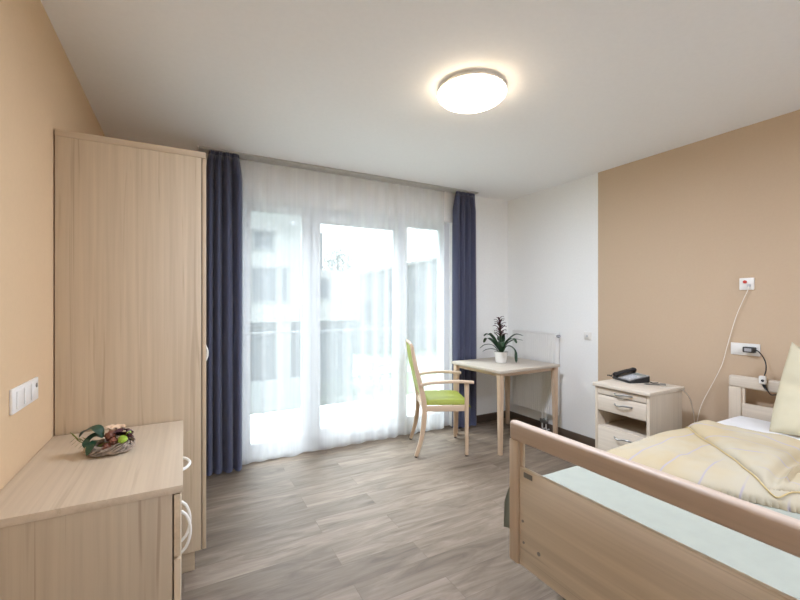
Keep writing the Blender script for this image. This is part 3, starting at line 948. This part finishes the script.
for sy in (-1, 1): rear_post(sy); front_leg(sy); arm(sy)
b = BM()
for sy in (-1, 1): box(b, -.138, .207, sy * .238 - .011, sy * .238 + .011, .400, .452, .003)
box(b, .207, .229, -.225, .225, .400, .452, .003); box(b, -.165, -.142, -.224, .224, .400, .452, .003)
make('seat_frame', b, M['beech_x'], ch)
b = BM()
nx = ny = 24
top, bot = [], []
for i in range(nx + 1):
    rt, rb = [], []
    for j in range(ny + 1):
        u, v = i / nx * 2 - 1, j / ny * 2 - 1
        x = .07 + .205 * u * (1 - .03 * v * v); yy = .222 * v
        e = max(0, 1 - max(abs(u), abs(v)) ** 8)
        z = .462 + .036 * e ** .35 - .010 * max(0, u) ** 3 * 2
        drop = -.022 * max(0, (u - .75) / .25) ** 2
        rt.append(b.verts.new((x, yy, z + drop))); rb.append(b.verts.new((x, yy, .4525 + (drop if u > .95 else 0))))
    top.append(rt); bot.append(rb)
for i in range(nx):
    for j in range(ny):
        b.faces.new((top[i][j], top[i + 1][j], top[i + 1][j + 1], top[i][j + 1]))
        b.faces.new((bot[i][j], bot[i][j + 1], bot[i + 1][j + 1], bot[i + 1][j]))
for j in range(ny):
    b.faces.new((top[0][j], top[0][j + 1], bot[0][j + 1], bot[0][j])); b.faces.new((top[nx][j], bot[nx][j], bot[nx][j + 1], top[nx][j + 1]))
for i in range(nx):
    b.faces.new((top[i][0], bot[i][0], bot[i + 1][0], top[i + 1][0])); b.faces.new((top[i][ny], top[i + 1][ny], bot[i + 1][ny], bot[i][ny]))
make('seat_cushion', b, M['green'], ch, flat_deg=60)
b = BM()      # upholstered back between the posts
prof = catmull([(-.178, .520), (-.205, .64), (-.257, .81), (-.296, .985)] and [Vector((-.172, 0, .520)), Vector((-.195, 0, .64)), Vector((-.237, 0, .81)), Vector((-.268, 0, .975))], 6)
n = len(prof)
fr, bk = [], []
for i, p in enumerate(prof):
    tn = (prof[min(i + 1, n - 1)] - prof[max(i - 1, 0)]).normalized()
    nr = Vector((tn.z, 0, -tn.x))
    e = math.sin(PI * min(1, max(0, i / (n - 1)))) ** .3 if 0 < i < n - 1 else .35
    r1, r2 = [], []
    for j in range(13):
        v = j / 12 * 2 - 1
        ee = e * (1 - abs(v) ** 8) ** .4 if abs(v) < 1 else .3
        r1.append(b.verts.new(p + Vector((0, v * .211, 0)) + nr * (.016 * ee)))
        r2.append(b.verts.new(p + Vector((0, v * .211, 0)) - nr * (.020 * ee)))
    fr.append(r1); bk.append(r2)
for i in range(n - 1):
    for j in range(12):
        b.faces.new((fr[i][j], fr[i][j + 1], fr[i + 1][j + 1], fr[i + 1][j])); b.faces.new((bk[i][j], bk[i + 1][j], bk[i + 1][j + 1], bk[i][j + 1]))
    b.faces.new((fr[i][0], fr[i + 1][0], bk[i + 1][0], bk[i][0])); b.faces.new((fr[i][12], bk[i][12], bk[i + 1][12], fr[i + 1][12]))
for j in range(12):
    b.faces.new((fr[0][j], bk[0][j], bk[0][j + 1], fr[0][j + 1])); b.faces.new((fr[-1][j], fr[-1][j + 1], bk[-1][j + 1], bk[-1][j]))
make('backrest', b, M['green'], ch, flat_deg=60)
b = BM(); sweep(b, [(-.268, -.205, .99), (-.274, 0, 1.0), (-.268, .205, .99)], .012, .015, sides=10); make('top_rail', b, M['beech_x'], ch)

# ------------------------------------------------------------ bedside cabinet
NX0, NX1, NY0, NY1, NZ = 2.735, 3.165, 1.555, 1.985, .765
ns = T('bedside_cabinet', 'pale wooden bedside cabinet with an open shelf against the beige wall', 'cabinet', (3.0, 1.78, 0))
b = BM(); box(b, NX0, NX1, NY0, NY1, NZ - .028, NZ, .006, 3); ns.part('top_panel', b, M['pale_y'])
fx = NX0 + .018
ns.part('side_panel', bx(fx, NX1 - .012, NY0 + .012, NY0 + .034, .07, NZ - .0285, .002), M['pale_z'])
ns.part('side_panel', bx(fx, NX1 - .012, NY1 - .034, NY1 - .012, .07, NZ - .0285, .002), M['pale_z'])
ns.part('back_panel', bx(NX1 - .024, NX1 - .0125, NY0 + .0345, NY1 - .0345, .07, NZ - .0285), M['pale_z'])
ns.part('shelf', bx(fx + .02, NX1 - .025, NY0 + .0345, NY1 - .0345, .426, .442), M['pale_y'])
ns.part('shelf', bx(fx + .02, NX1 - .025, NY0 + .0345, NY1 - .0345, .557, .567), M['pale_y'])
ns.part('bottom_panel', bx(fx, NX1 - .025, NY0 + .0345, NY1 - .0345, .07, .088), M['pale_y'])
def wave_handle(b, yc, z, w=.13):
    pts = []
    for k in range(13):
        t = k / 12
        pts.append((fx - .001 - .026 * math.sin(PI * t) ** .55, yc - w / 2 + w * t, z + .006 * math.sin(2 * PI * t)))
    sweep(b, pts, .005, .006, sides=8)
yc = (NY0 + NY1) / 2
for (nm, z0, z1, hz, hy) in (('tray', .684, .730, .708, yc - .02), ('drawer', .563, .678, .632, yc - .02), ('flap_door', .092, .446, .392, yc - .02)):
    fo = ns.part(nm, bx(fx, fx + .018, NY0 + .0355, NY1 - .0355, z0, z1, .002), M['pale_y'])
    b = BM(); wave_handle(b, hy, hz); ns.part('handle', b, M['chrome'], fo, label='chrome wave handle')
for (cx, cy) in ((fx + .05, NY0 + .06), (fx + .05, NY1 - .06), (NX1 - .07, NY0 + .06), (NX1 - .07, NY1 - .06)):
    b = BM(); sweep(b, [(cx, cy - .010, .027), (cx, cy + .010, .027)], .027, sides=18)
    sweep(b, [(cx, cy, .05), (cx, cy, .0695)], .012, sides=8)
    ns.part('castor', b, M['black'])

# phone on the cabinet
ph = thing('telephone', 'black and grey desk telephone on the bedside cabinet', 'phone', (3.03, 1.87, NZ), R(-20))
b = BM()
hexa(b, [(-.085, -.10, .001), (.085, -.10, .001), (.085, .10, .001), (-.085, .10, .001)], [(-.085, -.10, .022), (.085, -.10, .055), (.085, .10, .055), (-.085, .10, .022)])
bmesh.ops.bevel(b, geom=b.edges[:], offset=.006, segments=2, affect='EDGES')
make('base', b, M['black'], ph)
sl = lambda x: .022 + (x + .085) / .17 * .033
b = BM()
hexa(b, [(-.080, -.095, sl(-.08) - .004), (.078, -.095, sl(.078) - .004), (.078, .03, sl(.078) - .004), (-.080, .03, sl(-.08) - .004)],
     [(-.080, -.095, sl(-.08) + .002), (.078, -.095, sl(.078) + .002), (.078, .03, sl(.078) + .002), (-.080, .03, sl(-.08) + .002)])
make('faceplate', b, M['grey_plastic'], ph)
b = BM(); hexa(b, [(.035, -.085, sl(.035)), (.068, -.085, sl(.068)), (.068, .015, sl(.068)), (.035, .015, sl(.035))], [(.035, -.085, sl(.035) + .004), (.068, -.085, sl(.068) + .004), (.068, .015, sl(.068) + .004), (.035, .015, sl(.035) + .004)])
make('display', b, M['screen'], ph)
for i in range(4):
    for j in range(3):
        x0, y0 = -.066 + i * .022, -.075 + j * .028
        b = BM(); hexa(b, [(x0, y0, sl(x0)), (x0 + .014, y0, sl(x0 + .014)), (x0 + .014, y0 + .018, sl(x0 + .014)), (x0, y0 + .018, sl(x0))],
                       [(x0, y0, sl(x0) + .006), (x0 + .014, y0, sl(x0 + .014) + .006), (x0 + .014, y0 + .018, sl(x0 + .014) + .006), (x0, y0 + .018, sl(x0) + .006)])
        make('key', b, M['key_grey'], ph)
b = BM()
pts = catmull([(-.085, .066, .034), (-.07, .066, .042), (-.03, .066, .054), (.03, .066, .066), (.07, .066, .072), (.088, .066, .068)], 4)
sweep(b, pts, .022, [.014 if 4 < i < len(pts) - 5 else .019 for i in range(len(pts))], sides=12)
make('handset', b, M['black'], ph)
b = BM()
pts = [(-.075, .10, .03)]
cc = catmull([(-.07, .095, .03), (-.075, .125, .012), (-.05, .150, .006), (-.06, .185, .006), (-.03, .20, .006)], 14)
coil = []
for i, p in enumerate(cc):
    coil.append(p + Vector((math.cos(i * 1.2) * .0035, 0, .0045 + math.sin(i * 1.2) * .0035)))
sweep(b, coil, .0024, sides=5)
make('handset_cord', b, M['black'], ph)
b = BM(); sweep(b, catmull([(.07, -.101, .012), (.09, -.118, .004), (.115, -.122, .004), (.135, -.118, .004)], 5), .003, sides=6); make('line_cord', b, M['black'], ph)

pen = thing('pen', 'dark pen with a silver clip lying on the bedside cabinet', 'pen', (3.02, 1.685, NZ), R(-42))
b = BM(); sweep(b, [(-.07, 0, .0065), (-.055, 0, .0065), (.03, 0, .0065)], [.002, .005, .006], sides=10); make('barrel', b, M['plate_grey'], pen)
b = BM(); sweep(b, [(.0305, 0, .0067), (.072, 0, .0067)], .0063, sides=10); make('cap', b, M['steel'], pen)
b = BM(); box(b, .035, .07, -.0015, .0015, .0132, .0152); make('clip', b, M['chrome'], pen)

# ------------------------------------------------------------ bed
FX, BY0, BY1 = 1.28, .265, 1.345         # outside of the footboard, the two sides of the bed
bd = T('care_bed', 'wooden care bed with high end boards standing against the beige wall', 'bed', (2.3, .83, 0))
def end_board(name, x0, x1, ztop, railh, ptop, zbot, front, postw=.055, inset=.008, col=('bed_rail', 'bed_post', 'bed_y')):
    """posts, top rail and board of one end; front = -1 when the show side faces -X"""
    b = BM()
    box(b, x0, x1, BY0, BY1, ztop - railh, ztop, .014, 4)
    root = bd.part(name, b, M[col[0]])
    for (a, c) in ((BY0, BY0 + postw), (BY1 - postw, BY1)):
        b = BM(); box(b, x0 + .0005, x1 - .0005, a + .0005, c - .0005, zbot, ztop - railh + .002, .006, 2); bd.part('post', b, M[col[1]], root)
    xi0, xi1 = (x0 + inset, x1 - inset - .006)
    bd.part('stile', bx(xi0 + .006, xi1, BY1 - postw - .016, BY1 - postw, zbot, ztop - railh, .002), M[col[1]], root)
    bd.part('stile', bx(xi0 + .006, xi1, BY0 + postw, BY0 + postw + .016, zbot, ztop - railh, .002), M[col[1]], root)
    b = BM(); box(b, xi0, xi1, BY0 + postw + .001, BY1 - postw - .001, zbot + .004, ptop, .003); p = bd.part('board', b, M[col[2]], root)
    return root, p
foot, fboard = end_board('footboard', FX, FX + .042, .843, .082, .652, .225, -1)
b = BM(); box(b, FX + .0055, FX + .0085, 1.215, 1.262, .618, .640, .001); bd.part('name_plate', b, M['plate_grey'], foot)
for (yy, zz, r) in ((1.268, .425, .0055), (1.263, .335, .0055), (1.180, .331, .008)):
    b = BM(); sweep(b, [(FX + .0055, yy, zz), (FX + .0088, yy, zz)], r, sides=14); bd.part('screw', b, M['steel'], foot)
head, hboard = end_board('headboard', 3.285, 3.327, .874, .078, .695, .225, -1, postw=.072, col=('pale_y', 'pale_z', 'pale_y'))
bd.part('frame_rail', bx(FX + .045, 3.28, BY1 - .075, BY1 - .035, .36, .44, .004), M['pale_x'])
bd.part('frame_rail', bx(FX + .045, 3.28, BY0 + .035, BY0 + .075, .36, .44, .004), M['pale_x'])
bd.part('mattress_base', bx(FX + .045, 3.28, BY0 + .0755, BY1 - .0755, .405, .438), M['steel'])
for x in (FX + .25, 3.10):
    for y_ in (BY0 + .14, BY1 - .14):
        b = BM(); box(b, x - .02, x + .02, y_ - .02, y_ + .02, .10, .40, .003); bd.part('leg', b, M['steel'])
        b = BM(); sweep(b, [(x, y_ - .014, .05), (x, y_ + .014, .05)], .05, sides=20); box(b, x - .012, x + .012, y_ - .022, y_ + .022, .05, .10); bd.part('castor', b, M['plate_grey'])

MZ = .605
mt = T('mattress', 'mattress in a mint green fitted sheet on the care bed', 'mattress', (2.3, .83, .44))
b = BM(); box(b, FX + .05, 3.28, BY0 + .02, BY1 - .065, .4405, MZ, .035, 5); mt.part('fitted_sheet', b, M['mint'])
# loose side of the mint sheet hanging down past the foot end of the mattress
b = BM()
g = []
for j in range(17):
    t_ = j / 16
    row = []
    for i in range(49):
        s = i / 48
        x = FX + .055 + s * .62
        y_ = BY1 - .062 + .058 * min(1, t_ * 4) ** .6 + .012 * math.sin(s * 21 + 1) * t_ + .010 * math.sin(s * 47) * t_
        z = MZ - .03 - t_ * (.27 + .02 * math.sin(s * 9))
        if s < .16: y_ += .085 * min(1, t_ * 1.8) ** .5 * (1 - s / .16)
        row.append(b.verts.new((x, y_, z)))
    g.append(row)
for j in range(16):
    for i in range(48): b.faces.new((g[j][i], g[j][i + 1], g[j + 1][i + 1], g[j + 1][i]))
bmesh.ops.solidify(b, geom=b.faces[:], thickness=.003)
mt.part('sheet_overhang', b, M['mint'], flat_deg=70)

# white draw sheet at the head end
b = BM()
g = []
for i in range(41):
    row = []
    for j in range(41):
        x = 2.612 + .66 * i / 40; y_ = BY0 + .03 + (BY1 - BY0 - .10) * j / 40
        z = MZ + .006 + .010 * (noise.noise(Vector((x * 5, y_ * 5, 1))) + .4) * min(1, (BY1 - .06 - y_) * 12)
        row.append(b.verts.new((x, y_, z)))
    g.append(row)
for i in range(40):
    for j in range(40): b.faces.new((g[i][j], g[i + 1][j], g[i + 1][j + 1], g[i][j + 1]))
r = bmesh.ops.extrude_face_region(b, geom=b.faces[:])
for v in [e for e in r['geom'] if isinstance(e, bmesh.types.BMVert)]: v.co.z = MZ + .001
tag(make('bed_sheet', b, M['white_cloth'], loc=(2.9, .83, MZ), flat_deg=60), 'white sheet lying on the mattress in front of the headboard', 'sheet')

# duvet
def seg_d(p, a, c):
    ab = c - a; t = max(0, min(1, (p - a).dot(ab) / ab.length_squared))
    return (p - (a + ab * t)).length
def poly_d(p, poly):
    """signed distance to a polygon, positive inside"""
    ins = False
    dm = 1e9
    n = len(poly)
    for i in range(n):
        a, c = poly[i], poly[(i + 1) % n]
        dm = min(dm, seg_d(p, a, c))
        if (a.y > p.y) != (c.y > p.y) and p.x < (c.x - a.x) * (p.y - a.y) / (c.y - a.y) + a.x:
            ins = not ins
    return dm if ins else -dm
V2 = lambda x, y: Vector((x, y))
body = [V2(1.70, 1.262), V2(1.77, 1.00), V2(1.945, .60), V2(2.06, .29), V2(2.60, .29), V2(2.60, 1.20), V2(2.3, 1.272)]
flap = [V2(2.46, 1.20), V2(2.385, 1.16), V2(2.17, .920), V2(1.95, .675), V2(2.0, .60), V2(2.12, .42), V2(2.57, .31), V2(2.575, .8), V2(2.57, 1.10), V2(2.53, 1.185)]
def body_z(x, y):
    d_ = poly_d(V2(x, y), body)
    if d_ <= 0: return None
    T_ = .065 + .025 * min(1, max(0, (x - 1.7) / .7))
    k = 1 - max(0, 1 - d_ / .16) ** 2
    n_ = .012 * noise.noise(Vector((x * 4.5, y * 4.5, 0))) + .007 * noise.noise(Vector((x * 11, y * 9, 4)))
    return MZ + .004 + T_ * math.sqrt(max(0, k)) + n_ * min(1, d_ / .1)
crease = (V2(1.97, .668), V2(2.6, .70))
def flap_z(x, y):
    p = V2(x, y)
    d_ = poly_d(p, flap)
    if d_ <= -.002: return None
    bz = body_z(x, y) or MZ
    k = 1 - max(0, 1 - d_ / .05) ** 2
    n_ = .013 * noise.noise(Vector((x * 6, y * 6, 9))) + .010 * abs(noise.noise(Vector((x * 9 + y * 5, y * 4 - x * 2, 3)))) 
    q = seg_d(p, *crease)
    gr = -.030 * math.exp(-(q / .022) ** 2) * min(1, d_ / .03)
    low = -.022 * (1 if (y < .635 + (x - 1.97) * .05) else 0) * min(1, q / .03) * min(1, d_ / .05)
    puff = .010 * math.exp(-((d_ - .10) / .08) ** 2)
    return max(MZ + .003, bz - .008) + .036 * math.sqrt(max(0, k)) + (n_ + puff) * min(1, d_ / .08) + gr + low
def field(fn, x0, x1, y0, y1, step):
    b = BM()
    nx, ny = int((x1 - x0) / step), int((y1 - y0) / step)
    vv = {}
    for i in range(nx + 1):
        for j in range(ny + 1):
            x, y_ = x0 + i * step, y0 + j * step
            z = fn(x, y_)
            if z is not None: vv[i, j] = b.verts.new((x, y_, z))
    for i in range(nx):
        for j in range(ny):
            q = [vv.get(k) for k in ((i, j), (i + 1, j), (i + 1, j + 1), (i, j + 1))]
            if all(q): b.faces.new(q)
    bed = [e for e in b.edges if e.is_boundary]
    r = bmesh.ops.extrude_edge_only(b, edges=bed)
    return b, [e for e in r['geom'] if isinstance(e, bmesh.types.BMVert)]
dv = T('duvet', 'cream yellow striped duvet with a turned back corner on the care bed', 'duvet', (2.25, .83, MZ))
b, low = field(body_z, 1.66, 2.90, .28, 1.30, .0085)
for v in low: v.co.z = MZ + .001
dv.part('cover', b, M['duvet'], flat_deg=75)
b, low = field(flap_z, 1.78, 2.88, .30, 1.27, .0080)
for v in low: v.co.z = max(MZ + .0015, v.co.z - .02)
dv.part('turned_back_corner', b, M['duvet_flap'], flat_deg=75)
b = BM()
pp_ = catmull([(p.x, p.y, 0) for p in flap[:6]], 10)
pts = []
for p in pp_:
    z = body_z(p.x, p.y)
    pts.append(Vector((p.x - .003, p.y - .001, (z or MZ) + .004)))
sweep(b, pts, .003, sides=6)
dv.part('piping', b, M['piping'])
b = BM(); lathe(b, [(0, .0), (.008, 0), (.008, .004), (0, .004)], (2.01, .545, body_z(2.01, .545) - .001), 14); dv.part('button', b, M['plate_grey'])

# pillow standing against the headboard
pl = link(bpy.data.objects.new('pillow', None)); pl.location = (3.01, .632, MZ + .010)
pl.rotation_euler = (0, R(17), 0)
tag(pl, 'pale yellow pillow propped upright against the headboard', 'pillow')
b = BM()
PW, PHT, PT = .80, .50, .105
nx, ny = 48, 32
fa_, bk_ = [], []
for i in range(nx + 1):
    r1, r2 = [], []
    for j in range(ny + 1):
        u, v = i / nx * 2 - 1, j / ny * 2 - 1
        pin = 1 + .025 * (1 - abs(v) ** 2.2)
        pin2 = 1 - .08 * (1 - abs(u) ** 2.2)
        y_ = PW / 2 * u * pin; z = PHT / 2 * (v * pin2) + PHT / 2
        z += .045 * max(0, v) ** 2 * abs(u) ** 6
        y_ -= .050 * (v + 1) / 2 * max(0, u) ** 2
        th = PT * ((1 - abs(u) ** 2.6) * (1 - abs(v) ** 2.6)) ** .45
        wr = .010 * noise.noise(Vector((u * 5, v * 4, 2))) * min(1, th / .05)
        r1.append(b.verts.new((-th + wr, y_, z))); r2.append(b.verts.new((th * .55 + wr, y_, z)))
    fa_.append(r1); bk_.append(r2)
for i in range(nx):
    for j in range(ny):
        b.faces.new((fa_[i][j], fa_[i][j + 1], fa_[i + 1][j + 1], fa_[i + 1][j])); b.faces.new((bk_[i][j], bk_[i + 1][j], bk_[i + 1][j + 1], bk_[i][j + 1]))
bmesh.ops.remove_doubles(b, verts=b.verts, dist=.0006)
make('pillowcase', b, M['pillow'], pl, flat_deg=80)

# ------------------------------------------------------------ wall plates, plugs and cables
# left wall: double plate with a switch and a socket
lp = T('wall_switch_panel', 'white double wall plate with rocker switch above the dresser', 'switch', (XL, 1.90, 1.04))
b = BM(); box(b, XL + .0005, XL + .010, 1.765, 2.030, .998, 1.082, .003); lp.part('frame', b, M['white_plastic'])
b = BM(); box(b, XL + .0102, XL + .014, 1.795, 1.855, 1.010, 1.070, .002); lp.part('rocker', b, M['white_plastic'])
b = BM(); box(b, XL + .0102, XL + .014, 1.870, 1.930, 1.010, 1.070, .002); lp.part('rocker', b, M['white_plastic'])
b = BM(); box(b, XL + .0102, XL + .013, 1.945, 2.010, 1.008, 1.072, .002); so = lp.part('insert', b, M['white_plastic'])
b = BM(); sweep(b, [(XL + .0132, 1.992, 1.056), (XL + .0155, 1.992, 1.056)], .009, sides=14, up=Vector((0, 1, 0))); lp.part('button', b, M['plate_grey'], so)
# light switch beside the paint edge
sw = T('light_switch', 'small white light switch on the white wall next to the beige paint', 'switch', (XR, 2.512, 1.048))
b = BM(); box(b, XR - .010, XR - .0005, 2.474, 2.550, 1.010, 1.086, .003); sw.part('frame', b, M['white_plastic'])
b = BM(); box(b, XR - .014, XR - .0102, 2.486, 2.538, 1.022, 1.074, .002); sw.part('rocker', b, M['white_plastic'])
b = BM(); box(b, XR - .0165, XR - .0142, 2.503, 2.521, 1.040, 1.056, .001); sw.part('insert', b, M['key_grey'])
# nurse call
nc = T('nurse_call_unit', 'white nurse call plate with a red button high on the beige wall', 'call button', (XR, 1.282, 1.496))
b = BM(); box(b, XR - .012, XR - .0005, 1.241, 1.323, 1.455, 1.537, .003); nc.part('plate', b, M['white_plastic'])
b = BM(); sweep(b, [(XR - .0122, 1.290, 1.510), (XR - .018, 1.290, 1.510)], .011, sides=16, up=Vector((0, 1, 0))); nc.part('call_button', b, M['red'], label='red round button')
b = BM(); sweep(b, [(XR - .0122, 1.268, 1.484), (XR - .019, 1.268, 1.484)], .011, sides=16, up=Vector((0, 1, 0))); nc.part('cord_plug', b, M['key_grey'])
# bed socket
bs = T('wall_socket_panel', 'white double socket plate low on the beige wall above the headboard', 'socket', (XR, 1.29, 1.047))
b = BM(); box(b, XR - .011, XR - .0005, 1.210, 1.373, 1.006, 1.088, .003); bs.part('frame', b, M['white_plastic'])
b = BM(); box(b, XR - .015, XR - .0112, 1.303, 1.361, 1.018, 1.076, .002); bs.part('insert', b, M['white_plastic'])
b = BM(); box(b, XR - .0145, XR - .0112, 1.222, 1.281, 1.018, 1.076, .002); bs.part('insert', b, M['white_plastic'])
# charger in that socket, with its cable and in-line switch over the headboard
pg = T('power_plug', 'black plug in the white wall socket with a cable to the headboard', 'plug', (XR, 1.255, 1.05))
b = BM(); box(b, XR - .055, XR - .0147, 1.225, 1.290, 1.030, 1.068, .006, 3); pb = pg.part('plug_body', b, M['black'])
b = BM(); box(b, XR - .0565, XR - .0552, 1.240, 1.278, 1.038, 1.060); pg.part('rating_label', b, M['grey_plastic'], pb)
b = BM(); sweep(b, catmull([(3.365, 1.226, 1.048), (3.35, 1.205, 1.045), (3.36, 1.185, 1.012), (3.366, 1.172, .97), (3.335, 1.160, .925), (3.278, 1.152, .885)], 6), .0035, sides=7); pg.part('cable', b, M['black'])
b = BM(); box(b, 3.260, 3.2845, 1.135, 1.172, .845, .897, .007, 3); pg.part('cable_switch', b, M['white_plastic'], label='white in-line switch')
b = BM(); sweep(b, [(3.2598, 1.150, .868), (3.256, 1.150, .868)], .008, sides=12, up=Vector((0, 1, 0))); pg.part('switch_button', b, M['black'])
b = BM(); sweep(b, [(3.272, 1.150, .8445), (3.270, 1.140, .82), (3.268, 1.130, .81)], [.009, .008, .005], sides=8); pg.part('strain_relief', b, M['black'])
b = BM(); sweep(b, catmull([(3.268, 1.130, .81), (3.266, 1.11, .785), (3.266, 1.08, .79), (3.268, 1.05, .77)], 5), .0035, sides=7); pg.part('cable', b, M['black'])
# nurse call cord: down from the plate, then up to the cabinet
cd = BM()
sweep(cd, catmull([(3.378, 1.268, 1.480), (3.376, 1.272, 1.45), (3.380, 1.335, 1.28), (3.382, 1.388, 1.07), (3.382, 1.420, .93), (3.380, 1.470, .80), (3.378, 1.545, .62), (3.376, 1.572, .50), (3.374, 1.580, .42),
                   (3.366, 1.583, .40), (3.354, 1.582, .45), (3.310, 1.570, .56), (3.215, 1.550, .68), (3.12, 1.5475, .745), (3.06, 1.5515, .7672), (3.00, 1.585, .7680), (2.97, 1.62, .7680)], 8), .0022, sides=6)
tag(make('call_cord', cd, M['cable_white'], loc=(3.38, 1.4, .9)), 'thin white cord looping from the nurse call plate down to the bedside cabinet', 'cord')
